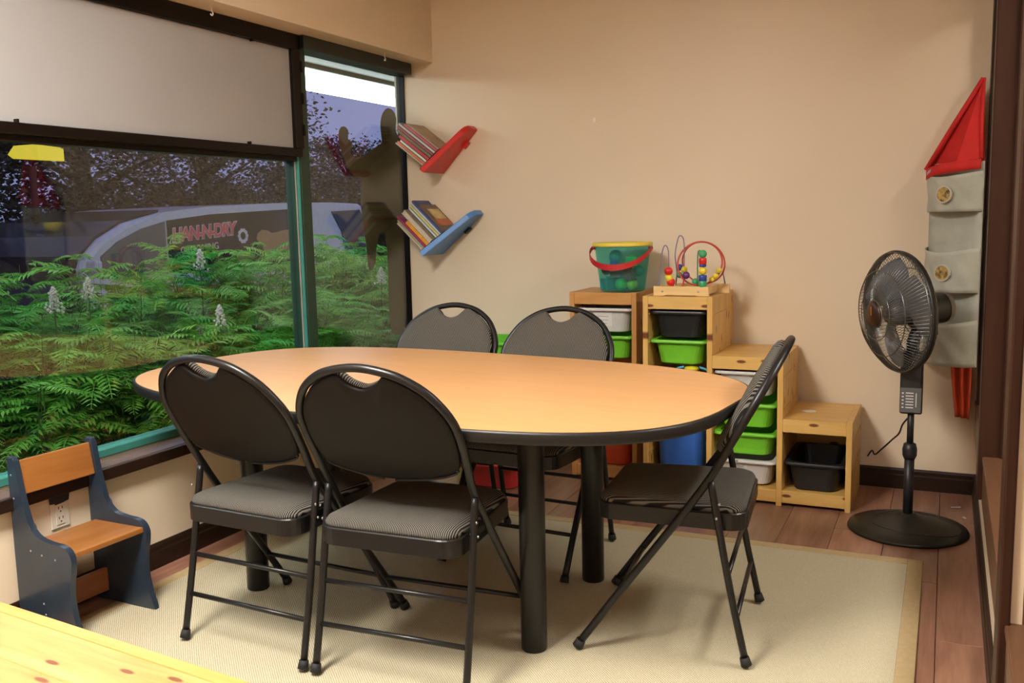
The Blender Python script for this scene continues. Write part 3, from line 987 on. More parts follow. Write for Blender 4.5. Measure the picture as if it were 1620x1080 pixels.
# small rattle toy above the blue bin
tb = thing('toy_rattle', 'colourful rattle toy on the blue bin behind the table edge', 'toy', (-1.03, 4.14, 0.427))
part('toy_body', add_lathe(bm_new(), [(0, 0), (0.05, 0.0), (0.058, 0.03), (0.055, 0.10), (0.035, 0.142), (0, 0.15)], 16), plain('toy_red', (0.6, 0.04, 0.03), 0.35), tb)
part('toy_cap', add_lathe(bm_new(), [(0, 0.145), (0.036, 0.146), (0.03, 0.158), (0, 0.163)], 16), plain('toy_yellow', (0.75, 0.62, 0.03), 0.35), tb)
for s in (-1, 1):
    part('toy_loop', add_tube(bm_new(), smooth_path([(s * 0.045, 0, 0.08), (s * 0.075, 0, 0.11), (s * 0.07, 0, 0.145), (s * 0.035, 0, 0.158)], 5), 0.005, 8), plain('toy_cyan', (0.08, 0.45, 0.65), 0.35), tb)

# ================================================================== BUCKET OF TOYS
BK = Vector((-1.405, 4.30, 0.911))
bk = thing('toy_bucket', 'clear teal bucket with yellow lid and red handle', 'bucket', BK)
m, nt, b = new_mat('teal_clear_plastic')
b.inputs['Base Color'].default_value = (0.25, 0.72, 0.66, 1)
b.inputs['Roughness'].default_value = 0.12
tr = nt.nodes.new('ShaderNodeBsdfTransparent')
tr.inputs['Color'].default_value = (0.62, 0.90, 0.87, 1)
mxs = nt.nodes.new('ShaderNodeMixShader')
nf = noise(nt, coords(nt), 9, 2)
mr = nt.nodes.new('ShaderNodeMapRange')
mr.inputs['To Min'].default_value = 0.84
mr.inputs['To Max'].default_value = 0.90
lnk(nt, nf, mr.inputs['Value'])
lnk(nt, mr.outputs[0], mxs.inputs[0])
lnk(nt, b.outputs[0], mxs.inputs[1])
lnk(nt, tr.outputs[0], mxs.inputs[2])
lnk(nt, mxs.outputs[0], nt.nodes['Material Output'].inputs['Surface'])
TEALCLEAR = m
part('bucket_body', add_lathe(bm_new(), [(0, 0.002), (0.100, 0.002), (0.106, 0.008), (0.134, 0.212), (0.137, 0.214), (0.137, 0.218), (0.131, 0.218), (0.103, 0.011), (0, 0.008)], 40), TEALCLEAR, bk)
part('lid', add_lathe(bm_new(), [(0, 0.221), (0.128, 0.221), (0.141, 0.214), (0.1425, 0.218), (0.1425, 0.229), (0.139, 0.233), (0.12, 0.232), (0.115, 0.228), (0, 0.228)], 40), plain('yellow_plastic', (0.75, 0.58, 0.07), 0.4, var=0.04), bk)
# handle hanging down in front, a flat band
hp = []
for k in range(25):
    a = math.pi * k / 24
    hx = 0.146 * math.cos(a)
    ft = math.sin(a)
    hp.append(Vector((hx, -0.012 - 0.142 * ft ** 0.8 if ft > 0 else -0.012, 0.205 - 0.085 * ft)))
bm = bm_new()
loops = []
for k, p in enumerate(hp):
    hw = 0.009 + 0.005 * math.sin(math.pi * k / 24)
    rad = Vector((p.x, p.y, 0)).normalized()
    loops.append([p + Vector((0, 0, hw)) + rad * 0.001, p + Vector((0, 0, -hw)) + rad * 0.001, p + Vector((0, 0, -hw)) + rad * 0.005, p + Vector((0, 0, hw)) + rad * 0.005])
add_loft(bm, loops, cap0=True, cap1=True)
part('handle', bm, plain('handle_red', (0.48, 0.016, 0.016), 0.35), bk)
for s in (-1, 1):
    part('handle_lug', add_tube(bm_new(), [(s * 0.132, -0.012, 0.205), (s * 0.151, -0.012, 0.205)], 0.007, 10), plain('handle_red', (0.48, 0.016, 0.016), 0.35), bk)
tcol = {'red': (0.62, 0.03, 0.04), 'blue': (0.05, 0.12, 0.60), 'green': (0.06, 0.55, 0.08), 'teal': (0.01, 0.30, 0.30), 'yellow': (0.80, 0.70, 0.05), 'pink': (0.70, 0.12, 0.22)}
toys = [(-0.055, -0.045, 0.010, 'teal', 0, .034, 'largest teal toy block at bucket bottom left'), (0.012, -0.062, 0.010, 'green', 1, .027, 'green toy ball at the bucket bottom'),
        (0.060, -0.040, 0.010, 'yellow', 1, .024, 'yellow toy ball at the bucket bottom'), (0.03, 0.03, 0.010, 'red', 0, .03, 'red toy block hidden low at the rear of bucket'),
        (-0.045, 0.045, 0.010, 'blue', 1, .032, 'blue toy ball low at the rear of bucket'),
        (-0.064, -0.052, 0.080, 'red', 1, .025, 'red toy ball against the left side of bucket'), (-0.012, -0.070, 0.070, 'pink', 0, .025, 'pink toy block mid height in bucket'),
        (0.050, -0.055, 0.062, 'red', 0, .030, 'red toy block right of the pink one'), (-0.02, 0.0, 0.075, 'blue', 0, .030, 'blue toy block in the middle of bucket'),
        (0.075, 0.01, 0.07, 'teal', 1, .026, 'teal toy ball against the right side of bucket'), (0.060, -0.045, 0.122, 'green', 0, .028, 'bright green toy block under the bucket handle'),
        (-0.025, -0.03, 0.136, 'teal', 1, .03, 'teal toy ball on top of the heap'), (-0.02, -0.066, 0.122, 'blue', 0, .016, 'small blue toy block behind the bucket handle')]
for tx, ty, tz, cn, kind, sz, lab in toys:
    bm = bm_new()
    if kind:
        add_sphere(bm, (0, 0, sz), sz, 14, 10)
        for s in (0, math.pi / 2):
            add_tube(bm, [Matrix.Rotation(s, 3, 'Z') @ Vector((sz * math.cos(k * math.pi / 8), 0, sz + sz * math.sin(k * math.pi / 8))) for k in range(16)], sz * 0.10, 5, closed=True)
    else:
        add_box(bm, (-sz, -sz * 0.8, 0), (sz, sz * 0.8, sz * 1.6), sz * 0.18, 2)
        add_lathe(bm, [(0, sz * 1.6), (sz * 0.45, sz * 1.6), (sz * 0.45, sz * 1.85), (0, sz * 1.85)], 12)
    o = link_mesh('toy_block' if not kind else 'toy_ball', bm, plain('toy_paint_' + cn, tcol[cn], 0.4), None)
    o.location = BK + Vector((tx, ty, tz))
    o.rotation_euler = (0, 0, random.uniform(0, 3))
    mark(o, lab, 'toy', 'toys inside the bucket')

# ================================================================== BEAD MAZE
bz = thing('bead_maze', 'wooden bead maze with coloured wires and beads', 'toy', (-1.045, 4.20, 0.908))
bx0, bx1 = -0.150, 0.100
prof = [(-0.150, 0.0), (-0.105, 0.0), (-0.09, 0.006), (0.04, 0.006), (0.055, 0.0), (0.100, 0.0), (0.100, 0.043), (-0.150, 0.043)]
PALEPINE = wood('pale_birch', (0.70, 0.46, 0.18), (0.80, 0.56, 0.26), 'x', 1.3, 0.4)
part('base_rail', add_prism(bm_new(), prof, lambda a, b_, t: (a, t, b_), -0.105, -0.083, 0.002, 1), PALEPINE, bz)
part('base_rail', add_prism(bm_new(), prof, lambda a, b_, t: (a + 0.05, t, b_), 0.083, 0.105, 0.002, 1), PALEPINE, bz)
for a in (-0.12, 0.08):
    part('cross_bar', box((a - 0.018, -0.083, 0.008), (a + 0.018, 0.083, 0.043), 0.002, 1), PALEPINE, bz)
for a in (-0.108, 0.055):
    part('screw', add_sphere(bm_new(), (a, -0.1052, 0.021), 0.005, 8, 6, (1, 0.4, 1)), STEEL, bz)
wv = plain('violet_wire', (0.22, 0.17, 0.30), 0.4)
wr = plain('red_wire', (0.55, 0.06, 0.035), 0.4)
wg = plain('green_wire', (0.06, 0.22, 0.10), 0.4)
part('wire', add_tube(bm_new(), smooth_path([(-0.128, -0.09, 0.04), (-0.122, -0.09, 0.12), (-0.112, -0.09, 0.20), (-0.098, -0.09, 0.225), (-0.085, -0.09, 0.20), (-0.085, -0.085, 0.13), (-0.085, -0.08, 0.07), (-0.075, -0.07, 0.043)], 6), 0.0026, 8), wv, bz, True)
part('wire', add_tube(bm_new(), smooth_path([(-0.075, 0.0, 0.04), (-0.07, 0.0, 0.10), (-0.078, 0.0, 0.18), (-0.065, 0.0, 0.25), (-0.052, 0.0, 0.265), (-0.038, 0.0, 0.24), (-0.036, 0.0, 0.15), (-0.038, 0.0, 0.043)], 6), 0.0026, 8), wv, bz, True)
RC = Vector((0.035, 0.0, 0.140))
ring = [RC + Vector((0.098 * math.cos(2 * math.pi * k / 40), 0.0 + 0.03 * math.sin(2 * math.pi * k / 40 + 0.4), 0.096 * math.sin(2 * math.pi * k / 40))) for k in range(40)]
part('wire', add_tube(bm_new(), ring, 0.0042, 8, closed=True), wr, bz, True)
ring2 = [RC + Vector((0.012 + 0.096 * math.cos(2 * math.pi * k / 40), 0.02 - 0.03 * math.sin(2 * math.pi * k / 40), 0.002 + 0.095 * math.sin(2 * math.pi * k / 40))) for k in range(40)]
part('wire', add_tube(bm_new(), ring2, 0.0036, 8, closed=True), wr, bz, True)
part('wire', add_tube(bm_new(), [(-0.02, -0.09, 0.043), (-0.024, -0.04, 0.085)], 0.004, 8), wr, bz, True)
part('wire', add_tube(bm_new(), [(0.13, 0.09, 0.043), (0.128, 0.05, 0.10)], 0.003, 8), wv, bz, True)
part('wire', add_tube(bm_new(), smooth_path([(0.04, -0.06, 0.043), (0.04, -0.06, 0.17), (0.05, -0.075, 0.20), (0.066, -0.09, 0.185), (0.07, -0.09, 0.12), (0.07, -0.09, 0.043)], 6), 0.0028, 8), wg, bz, True)
BC = {'r': (0.62, 0.02, 0.015), 'y': (0.78, 0.60, 0.04), 'b': (0.03, 0.06, 0.30), 'g': (0.05, 0.36, 0.15), 'p': (0.12, 0.03, 0.16)}
beads = [(-0.085, -0.086, 0.110, .019, 'r', 's'), (-0.084, -0.08, 0.080, .018, 'y', 's'), (-0.076, -0.078, 0.060, .019, 'r', 's'), (-0.056, 0.0, 0.122, .015, 'b', 's'), (-0.055, -0.01, 0.088, .014, 'g', 's'), (-0.037, 0, 0.112, .015, 'y', 's'),
         (-0.012, -0.06, 0.090, .017, 'p', 's'), (0.02, -0.02, 0.060, .015, 'g', 's'), (0.07, -0.09, 0.186, .018, 'g', 's'), (0.07, -0.09, 0.155, .017, 'r', 'c'), (0.07, -0.09, 0.136, .016, 'b', 'd'), (0.07, -0.09, 0.112, .018, 'y', 's'), (0.07, -0.09, 0.080, .018, 'b', 'c'), (0.07, -0.09, 0.055, .018, 'g', 'c'),
         (0.112, -0.02, 0.085, .013, 'y', 's'), (0.126, -0.016, 0.110, .013, 'y', 's'), (0.095, -0.022, 0.070, .012, 'y', 's')]
for a, c, z, r, cn, kind in beads:
    bm = bm_new()
    mt = plain('bead_' + cn, BC[cn], 0.3)
    if kind == 's':
        add_sphere(bm, (a, c, z), r, 14, 10)
    else:
        hh = 0.014 if kind == 'c' else 0.006
        add_lathe(bm, [(0, -hh), (r * 0.9, -hh), (r, -hh + 0.003), (r, hh - 0.003), (r * 0.9, hh), (0, hh)], 16, (a, c, z))
    part('bead', bm, mt, bz)

# ================================================================== TILTED SHELVES WITH BOOKS
def tilted_shelf(name, mat, B0, T0, label, tip_round=0.02):
    """board rising to the right on the back wall; B0 and T0 are its lower and upper ends (x, z)"""
    d = Vector((T0[0] - B0[0], 0, T0[1] - B0[1]))
    Lg = d.length
    d.normalize()
    n = Vector((-d.z, 0, d.x))
    o = Vector((B0[0], 0, B0[1]))
    t = thing(name, label, 'shelf', (B0[0], 4.44, B0[1]))
    # plan outline of the board: along d and y, rounded upper front corner
    ya, yb = 4.325, YB
    pl = [(0, yb), (0, ya)] + [(Lg - 0.07 + 0.07 * math.sin(k * math.pi / 12), ya + 0.09 - 0.09 * math.cos(k * math.pi / 12)) for k in range(7)] + [(Lg, yb)]
    pl = [(0, yb), (0, ya), (Lg - 0.035, 4.435), (Lg - 0.012, 4.452), (Lg, 4.485), (Lg, yb)]
    bm = add_prism(bm_new(), pl, lambda a, c, tt: o + d * a + n * tt + Vector((0, c, 0)), 0.0, 0.032, 0.005, 2)
    wpart('board', bm, mat, t)
    # wall cleat under the board
    bm = add_prism(bm_new(), [(0.19, YB - 0.03), (0.23, YB - 0.03), (0.23, YB), (0.19, YB)], lambda a, c, tt: o + d * a + n * tt + Vector((0, c, 0)), -0.014, 0.0)
    wpart('cleat', bm, BLACKPLASTIC if mat is BLUEBOARD else mat, t)
    return o, d, n


def book(o, d, nS, ang, c, th, ln, dep, y0, cover, pages, label, group, spine=True):
    """leaning book: ang = tilt of its length above horizontal (pointing left)"""
    nd = Vector((-math.cos(ang), 0, math.sin(ang)))
    p = Vector((math.sin(ang), 0, math.cos(ang)))
    top = o + nS * 0.0325
    tt = (c - top.dot(p)) / d.dot(p)
    base = top + d * tt
    y0 = 4.332 + 0.30 * max(0, tt)
    dep = min(dep, 4.546 - y0)
    t = thing('picture_book', label, 'book', (base.x, y0, base.z), 0, group)
    ct = min(0.0022, th * 0.22)

    def fn(a, b_, yy):
        return nd * a + p * b_ + Vector((0, yy, 0))
    bm = bm_new()
    for lo, hi in ((0.0, ct), (th - ct, th)):
        vs0 = [(0, lo), (ln, lo), (ln, hi), (0, hi)]
        add_prism(bm, vs0, fn, 0.0, dep)
    add_prism(bm, [(0, ct), (ln, ct), (ln, th - ct), (0, th - ct)], fn, *((0.0, ct) if spine else (dep - ct, dep)))
    part('cover', bm, cover, t)
    bm = add_prism(bm_new(), [(0.003, ct), (ln - 0.003, ct), (ln - 0.003, th - ct), (0.003, th - ct)], fn, *((ct, dep - 0.002) if spine else (0.002, dep - ct)))
    part('pages', bm, pages, t)
    return t


PAGE = plain('book_pages', (0.55, 0.48, 0.38), 0.8, var=0.12, scale=90)
PAGEW = plain('book_pages_white', (0.66, 0.63, 0.58), 0.8, var=0.12, scale=90)
def cov(name, c):
    return plain('cover_' + name, c, 0.4, var=0.25, scale=25)


o, d, n = tilted_shelf('red_wall_shelf', REDBOARD, (-2.498, 1.512), (-2.285, 1.735), 'red tilted wall shelf holding picture books')
ang = math.radians(37)
p = Vector((math.sin(ang), 0, math.cos(ang)))
c = (o + n * 0.0325 + d * 0.022).dot(p)
red_books = [(0.006, 0.205, 'cream', (0.50, 0.42, 0.30), PAGE, 'thin cream book, lowest on the red shelf'),
             (0.012, 0.200, 'orange', (0.55, 0.14, 0.05), PAGE, 'orange red book second from bottom on the red shelf'),
             (0.013, 0.195, 'green', (0.16, 0.30, 0.20), PAGEW, 'green book with white pages on the red shelf'),
             (0.016, 0.215, 'crimson', (0.40, 0.03, 0.03), PAGEW, 'crimson book with a white corner on the red shelf'),
             (0.014, 0.250, 'olive', (0.16, 0.12, 0.05), PAGE, 'olive brown book on the red shelf'),
             (0.012, 0.262, 'maroon', (0.24, 0.05, 0.05), PAGE, 'maroon book in the middle of the red shelf'),
             (0.014, 0.270, 'slate', (0.14, 0.16, 0.18), PAGE, 'slate grey book on the red shelf'),
             (0.012, 0.240, 'pinkred', (0.42, 0.07, 0.08), PAGE, 'pinkish red book near the top on the red shelf'),
             (0.008, 0.232, 'tan', (0.34, 0.22, 0.12), PAGE, 'tan covered book, topmost on the red shelf')]
for th, ln, nm, colr, pg, lab in red_books:
    book(o, d, n, ang, c, th, ln, 0.195, 4.335, cov(nm, colr), pg, lab, 'picture books on the red shelf', nm not in ('cream', 'green', 'slate'))
    c += th + 0.0012

o, d, n = tilted_shelf('blue_wall_shelf', BLUEBOARD, (-2.518, 1.078), (-2.262, 1.292), 'blue tilted wall shelf holding picture books')
ang = math.radians(44)
p = Vector((math.sin(ang), 0, math.cos(ang)))
c = (o + n * 0.0325 + d * 0.012).dot(p)
blue_books = [(0.010, 0.205, 'ivory', (0.50, 0.46, 0.34), PAGE, 'ivory covered book, lowest on the blue shelf'),
              (0.008, 0.215, 'sage', (0.32, 0.36, 0.22), PAGE, 'thin sage green book on the blue shelf'),
              (0.013, 0.232, 'plum', (0.30, 0.03, 0.10), PAGEW, 'plum red book on the blue shelf'),
              (0.018, 0.175, 'marigold', (0.72, 0.32, 0.02), PAGE, 'marigold orange book on the blue shelf'),
              (0.024, 0.232, 'chalk', (0.58, 0.53, 0.46), PAGE, 'thick chalk white book on the blue shelf'),
              (0.014, 0.225, 'bronze', (0.18, 0.12, 0.05), PAGE, 'bronze brown book on the blue shelf'),
              (0.013, 0.225, 'azure', (0.12, 0.30, 0.46), PAGEW, 'azure blue book on the blue shelf'),
              (0.011, 0.235, 'lemon', (0.62, 0.52, 0.16), PAGEW, 'lemon yellow book on the blue shelf'),
              (0.010, 0.240, 'sky', (0.30, 0.42, 0.55), PAGEW, 'pale sky blue book on the blue shelf'),
              (0.010, 0.245, 'indigo', (0.06, 0.07, 0.20), PAGEW, 'indigo book on the blue shelf')]
for th, ln, nm, colr, pg, lab in blue_books:
    book(o, d, n, ang, c, th, ln, 0.195, 4.335, cov(nm, colr), pg, lab, 'picture books on the blue shelf', nm not in ('ivory', 'chalk', 'sky', 'azure'))
    c += th + 0.0012
lb = book(o, d, n, ang, c, 0.012, 0.200, 0.195, 4.335, cov('walnut', (0.13, 0.075, 0.04)), PAGE, 'brown picture book with yellow picture, topmost on the blue shelf', 'picture books on the blue shelf')
nd = Vector((-math.cos(ang), 0, math.sin(ang)))
fn = lambda a, b_, yy: nd * a + p * b_ + Vector((0, yy, 0))
part('cover_picture', add_prism(bm_new(), [(0.09, 0.0121), (0.165, 0.0121), (0.165, 0.0127), (0.09, 0.0127)], fn, 0.03, 0.15), cov('butter', (0.62, 0.48, 0.18)), lb)
part('cover_picture', add_prism(bm_new(), [(0.04, 0.0121), (0.088, 0.0121), (0.088, 0.0127), (0.04, 0.0127)], fn, 0.01, 0.16), cov('coral', (0.55, 0.14, 0.05)), lb)

# ================================================================== PEDESTAL FAN
FP = Vector((-0.108, 3.945, 0.0))
fan = thing('pedestal_fan', 'black pedestal fan with round cage near the back corner', 'fan', FP)
part('base', add_lathe(bm_new(), [(0, 0.0), (0.222, 0.0), (0.2255, 0.006), (0.222, 0.014), (0.17, 0.026), (0.10, 0.043), (0.05, 0.055), (0.034, 0.064), (0.03, 0.07), (0, 0.07)], 56), FANPLASTIC, fan)
bm = bm_new()
ellp = [(0.03 + 0.165 * math.cos(2 * math.pi * k / 48), -0.02 + 0.125 * math.sin(2 * math.pi * k / 48)) for k in range(48)]
def base_z(a, c):
    r = math.hypot(a, c)
    pr = [(0.0, 0.068), (0.03, 0.066), (0.05, 0.055), (0.10, 0.043), (0.17, 0.026), (0.222, 0.014), (0.3, 0.0)]
    for (r1, z1), (r2, z2) in zip(pr[:-1], pr[1:]):
        if r <= r2:
            return z1 + (z2 - z1) * (r - r1) / (r2 - r1)
    return 0
part('base_seam', add_tube(bm, [(a, c, base_z(a, c) + 0.0005) for a, c in ellp], 0.0018, 6, closed=True), FANPLASTIC, fan)
part('lower_pole', add_tube(bm_new(), [(0, 0, 0.06), (0, 0, 0.30)], 0.0185, 20), BLACKPLASTIC, fan)
part('height_collar', add_lathe(bm_new(), [(0.0, 0.29), (0.02, 0.29), (0.0265, 0.305), (0.0275, 0.33), (0.0225, 0.352), (0.014, 0.356), (0, 0.356)], 24), BLACKPLASTIC, fan)
part('upper_pole', add_tube(bm_new(), [(0, 0, 0.35), (0, 0, 0.49)], 0.0125, 16), BLACKPLASTIC, fan)
# control box
bm = box((-0.042, -0.030, 0.475), (0.040, 0.030, 0.72), 0.008, 3)
cb = part('control_box', bm, BLACKPLASTIC, fan)
part('control_panel', box((-0.040, -0.0315, 0.482), (0.036, -0.0295, 0.580), 0.003, 1), FANGREY, cb)
for k in range(5):
    part('panel_mark', box((-0.034, -0.0325, 0.500 + k * 0.014), (-0.027, -0.0312, 0.505 + k * 0.014)), WHITE, cb)
for k in range(6):
    part('panel_print', box((-0.020, -0.0325, 0.500 + k * 0.0115), (0.008, -0.0312, 0.504 + k * 0.0115)), WHITE, cb)
part('panel_print', box((0.016, -0.0325, 0.505), (0.019, -0.0312, 0.56)), WHITE, cb)
# head
HA = Vector((-0.83, -0.555, -0.05)).normalized()
HC = Vector((-0.055, -0.055, 0.878))
zq = HA.to_track_quat('Z', 'Y').to_matrix().to_4x4()
HM = Matrix.Translation(HC) @ zq
part('neck', add_tube(bm_new(), smooth_path([(0, 0, 0.70), (0.0, 0.0, 0.76), (0.02, 0.02, 0.82), (0.02, 0.02, 0.87)], 4), [0.024] * 13, 14), BLACKPLASTIC, fan)
bm = add_lathe(bm_new(), [(0, -0.200), (0.045, -0.198), (0.058, -0.18), (0.062, -0.10), (0.070, -0.075), (0.07, -0.06), (0, -0.06)], 28)
mh = part('motor_housing', xf(bm, HM), FANPLASTIC, fan)
bm = add_lathe(bm_new(), [(0.0, -0.212), (0.040, -0.212), (0.054, -0.206), (0.056, -0.185), (0.0585, -0.185)], 28)
part('motor_cap', xf(bm, HM), GREYBEAD, mh)
RO = 0.234


def dome(r, s):
    f = (r - 0.045) / (RO - 0.045)
    return s * ((0.100 if s > 0 else 0.075) - (0.09 if s > 0 else 0.065) * max(0, f) ** 2.6)


for nm, s, N in (('front_grille', 1, 96), ('rear_grille', -1, 84)):
    bm = bm_new()
    for k in range(N):
        a0 = 2 * math.pi * k / N
        pts = []
        for q in range(8):
            r = 0.048 + (RO - 0.048) * q / 7
            aa = a0 + s * 0.25 * (q / 7)
            pts.append((r * math.cos(aa), r * math.sin(aa), dome(r, s)))
        add_tube(bm, pts, 0.0012, 4, cap=False)
    for r, th in ((0.052, 0.003), (0.10, 0.0018), (0.165, 0.0022), (RO - 0.004, 0.003)):
        add_tube(bm, [(r * math.cos(2 * math.pi * k / 56), r * math.sin(2 * math.pi * k / 56), dome(r, s)) for k in range(56)], th, 6, closed=True)
    g = part(nm, xf(bm, HM), FANWIRE, fan)
    g['kind'] = 'stuff'
bm = add_lathe(bm_new(), [(RO - 0.004, -0.009), (RO + 0.002, -0.009), (RO + 0.004, 0.0), (RO + 0.002, 0.009), (RO - 0.004, 0.009), (RO - 0.004, -0.009)], 64)
part('guard_ring', xf(bm, HM), FANPLASTIC, fan)
bm = add_lathe(bm_new(), [(0, 0.094), (0.050, 0.096), (0.052, 0.102), (0.044, 0.110), (0, 0.113)], 32)
bd = part('badge', xf(bm, HM), FANBADGE, fan)
bm = box((-0.003, -0.004, 0.1115), (0.003, 0.030, 0.115), 0.001, 1)
part('badge_mark', xf(bm, HM), GOLD, bd)
part('hub', xf(add_lathe(bm_new(), [(0, -0.05), (0.05, -0.05), (0.052, 0.02), (0.040, 0.045), (0, 0.05)], 28), HM), BLADE, fan)
for k in range(3):
    bm = bm_new()
    rows = []
    for i in range(9):
        f = i / 8
        r = 0.045 + 0.165 * f
        wdt = 0.86 - 0.10 * f
        row = []
        for j in range(9):
            g = j / 8 - 0.5
            aa = 2 * math.pi * k / 3 + g * 2 * wdt * (0.75 + 0.25 * math.sin(math.pi * f)) + 0.25 * f
            row.append(Vector((r * math.cos(aa), r * math.sin(aa), -0.005 + 0.055 * g)))
        rows.append(row)
    for dz in (0, -0.003):
        vv = [[bm.verts.new(p_ + Vector((0, 0, dz))) for p_ in row] for row in rows]
        for i in range(8):
            for j in range(8):
                f_ = bm.faces.new((vv[i][j], vv[i][j + 1], vv[i + 1][j + 1], vv[i + 1][j]))
                f_.smooth = True
    part('blade', xf(bm, HM), BLADE, fan)
# power cord
solo('power_cord', add_tube(bm_new(), smooth_path([(-0.117, 3.968, 0.452), (-0.14, 4.02, 0.41), (-0.155, 4.10, 0.355), (-0.185, 4.22, 0.30), (-0.23, 4.36, 0.225), (-0.265, 4.44, 0.175), (-0.28, 4.47, 0.185), (-0.30, 4.50, 0.15)], 6), 0.0035, 8), RUBBER,
     'thin black power cord running from fan pole to wall', 'cord')

# ================================================================== HANGING ORGANIZER
og = thing('hanging_organizer', 'grey canvas pocket organizer with red peaked top in the corner', 'organizer', (0.03, 4.42, 0.60))
Lp, Rp = Vector((-0.076, 4.525, 0)), Vector((0.128, 4.385, 0))
ud = (Rp - Lp)
WB = ud.length
ud.normalize()
nd = Vector((ud.y, -ud.x, 0))     # out into the room


def op(f, outw, z):
    return Lp + ud * (WB * f) + nd * outw + Vector((0, 0, z))


def sheet(fn, nu, nv, th=0.004):
    """closed sheet fn(u, v) thickened along nd"""
    bm = bm_new()
    g = [[[bm.verts.new(fn(i / nu, j / nv) - nd * (th * k)) for j in range(nv + 1)] for i in range(nu + 1)] for k in (0, 1)]
    for k in (0, 1):
        for i in range(nu):
            for j in range(nv):
                f = bm.faces.new((g[k][i][j], g[k][i + 1][j], g[k][i + 1][j + 1], g[k][i][j + 1]))
                f.smooth = True
    for i in range(nu):
        for j in (0, nv):
            bm.faces.new((g[0][i][j], g[0][i + 1][j], g[1][i + 1][j], g[1][i][j]))
    for j in range(nv):
        for i in (0, nu):
            bm.faces.new((g[0][i][j], g[0][i][j + 1], g[1][i][j + 1], g[1][i][j]))
    return bm


wpart('back_sheet', sheet(lambda u_, v_: op(u_, 0.004, 0.60 + 0.86 * v_), 6, 20), CANVAS, og)
BADGE = plain('round_patch_print', (0.36, 0.24, 0.07), 0.5, var=0.9, scale=60)
BADGER = plain('round_patch_rim', (0.56, 0.54, 0.44), 0.6)
pk = [(1.255, 1.420, True), (0.915, 1.105, True), (0.60, 0.80, False)]
for z0, z1, hasb in pk:
    def pf(u_, v_, z0=z0, z1=z1):
        bulge = math.sin(math.pi * u_) ** 0.6 if 0 < u_ < 1 else 0.0
        out = 0.010 + bulge * (0.078 + 0.022 * v_ ** 1.2) + 0.004 * math.sin(17 * u_ + 9 * v_ + z0 * 30)
        sag = 0.020 * math.sin(math.pi * u_) * v_
        return op(u_, out, z0 + (z1 - z0) * v_ - sag)
    pkt = wpart('pocket', sheet(pf, 16, 10), CANVAS, og)
    # bottom gusset closing the pocket
    wpart('pocket_floor', sheet(lambda u_, v_, z0=z0: op(u_, 0.006 + v_ * 0.080 * (math.sin(math.pi * u_) ** 0.6 if 0 < u_ < 1 else 0), z0 + 0.002), 12, 3), CANVAS, og, pkt)
    if hasb:
        c0 = pf(0.56, 0.50) + nd * 0.004
        e1 = ud
        e2 = Vector((0, 0, 1))
        for rad, mt, nm, t0, t1 in ((0.036, BADGER, 'patch_rim', -0.006, 0.004), (0.030, BADGE, 'patch', 0.004, 0.0055)):
            bm = add_prism(bm_new(), [(rad * math.cos(k * math.pi / 14), rad * math.sin(k * math.pi / 14)) for k in range(28)], lambda a, b_, t: c0 + e1 * a + e2 * b_ + nd * t, t0, t1)
            wpart(nm, bm, mt, og, pkt)
# red peaked top
APEX = Vector((0.112, 4.45, 1.80))
LC, RC_ = op(0.0, 0.035, 1.435), op(1.0, 0.03, 1.47)
LB, RB = op(0.02, 0.006, 1.44), op(1.0, 0.006, 1.46)


def tri_sheet(A, B, Cc, n=8, th=0.003, puff=0.0):
    bm = bm_new()
    nn = (B - A).cross(Cc - A).normalized()
    lay = []
    for k in (0, 1):
        rows = []
        for i in range(n + 1):
            row = []
            for j in range(i + 1):
                f = i / n
                g_ = j / i if i else 0
                p_ = A.lerp(B.lerp(Cc, g_), f)
                p_ = p_ + nn * (puff * math.sin(math.pi * f) * math.sin(math.pi * g_) - th * k)
                row.append(bm.verts.new(p_))
            rows.append(row)
        for i in range(n):
            for j in range(i + 1):
                bm.faces.new((rows[i][j], rows[i + 1][j], rows[i + 1][j + 1])).smooth = True
                if j < i:
                    bm.faces.new((rows[i][j], rows[i + 1][j + 1], rows[i][j + 1])).smooth = True
        lay.append(rows)
    return bm


wpart('peak_back', tri_sheet(APEX, LB, RB), REDCLOTH, og)
wpart('peak_flap', tri_sheet(APEX, LB, LC, puff=0.008), REDCLOTH, og)
wpart('peak_flap', tri_sheet(APEX, RC_, op(0.72, 0.090, 1.455), puff=0.006), REDCLOTH, og)


def band(A, B, w_, out0):
    def f(u_, v_):
        p_ = A.lerp(B, u_)
        return p_ + Vector((0, 0, -w_ * v_)) + nd * (out0 * math.sin(math.pi * u_))
    return sheet(f, 14, 2, 0.005)


wpart('peak_hem', band(LC, RC_, 0.042, 0.085), REDCLOTH, og)
wpart('peak_cord', add_tube(bm_new(), [APEX, APEX.lerp(LC, 0.5) + nd * 0.004, LC], 0.011, 8), REDCLOTH, og)
wpart('peak_cord', add_tube(bm_new(), [APEX, APEX.lerp(RC_, 0.5) + nd * 0.004, RC_], 0.008, 8), REDCLOTH, og)
wpart('brand_tag', add_prism(bm_new(), [(0.0, -0.008), (0.05, -0.002), (0.05, 0.010), (0.0, 0.004)], lambda a, b_, t: LC.lerp(RC_, (0.02 + a) / WB) + Vector((0, 0, -0.018 + b_)) + nd * (0.085 * math.sin(math.pi * (0.02 + a) / WB) + t), 0.0005, 0.0025), plain('printed_tag', (0.42, 0.35, 0.50), 0.5, var=0.6, scale=120), og)
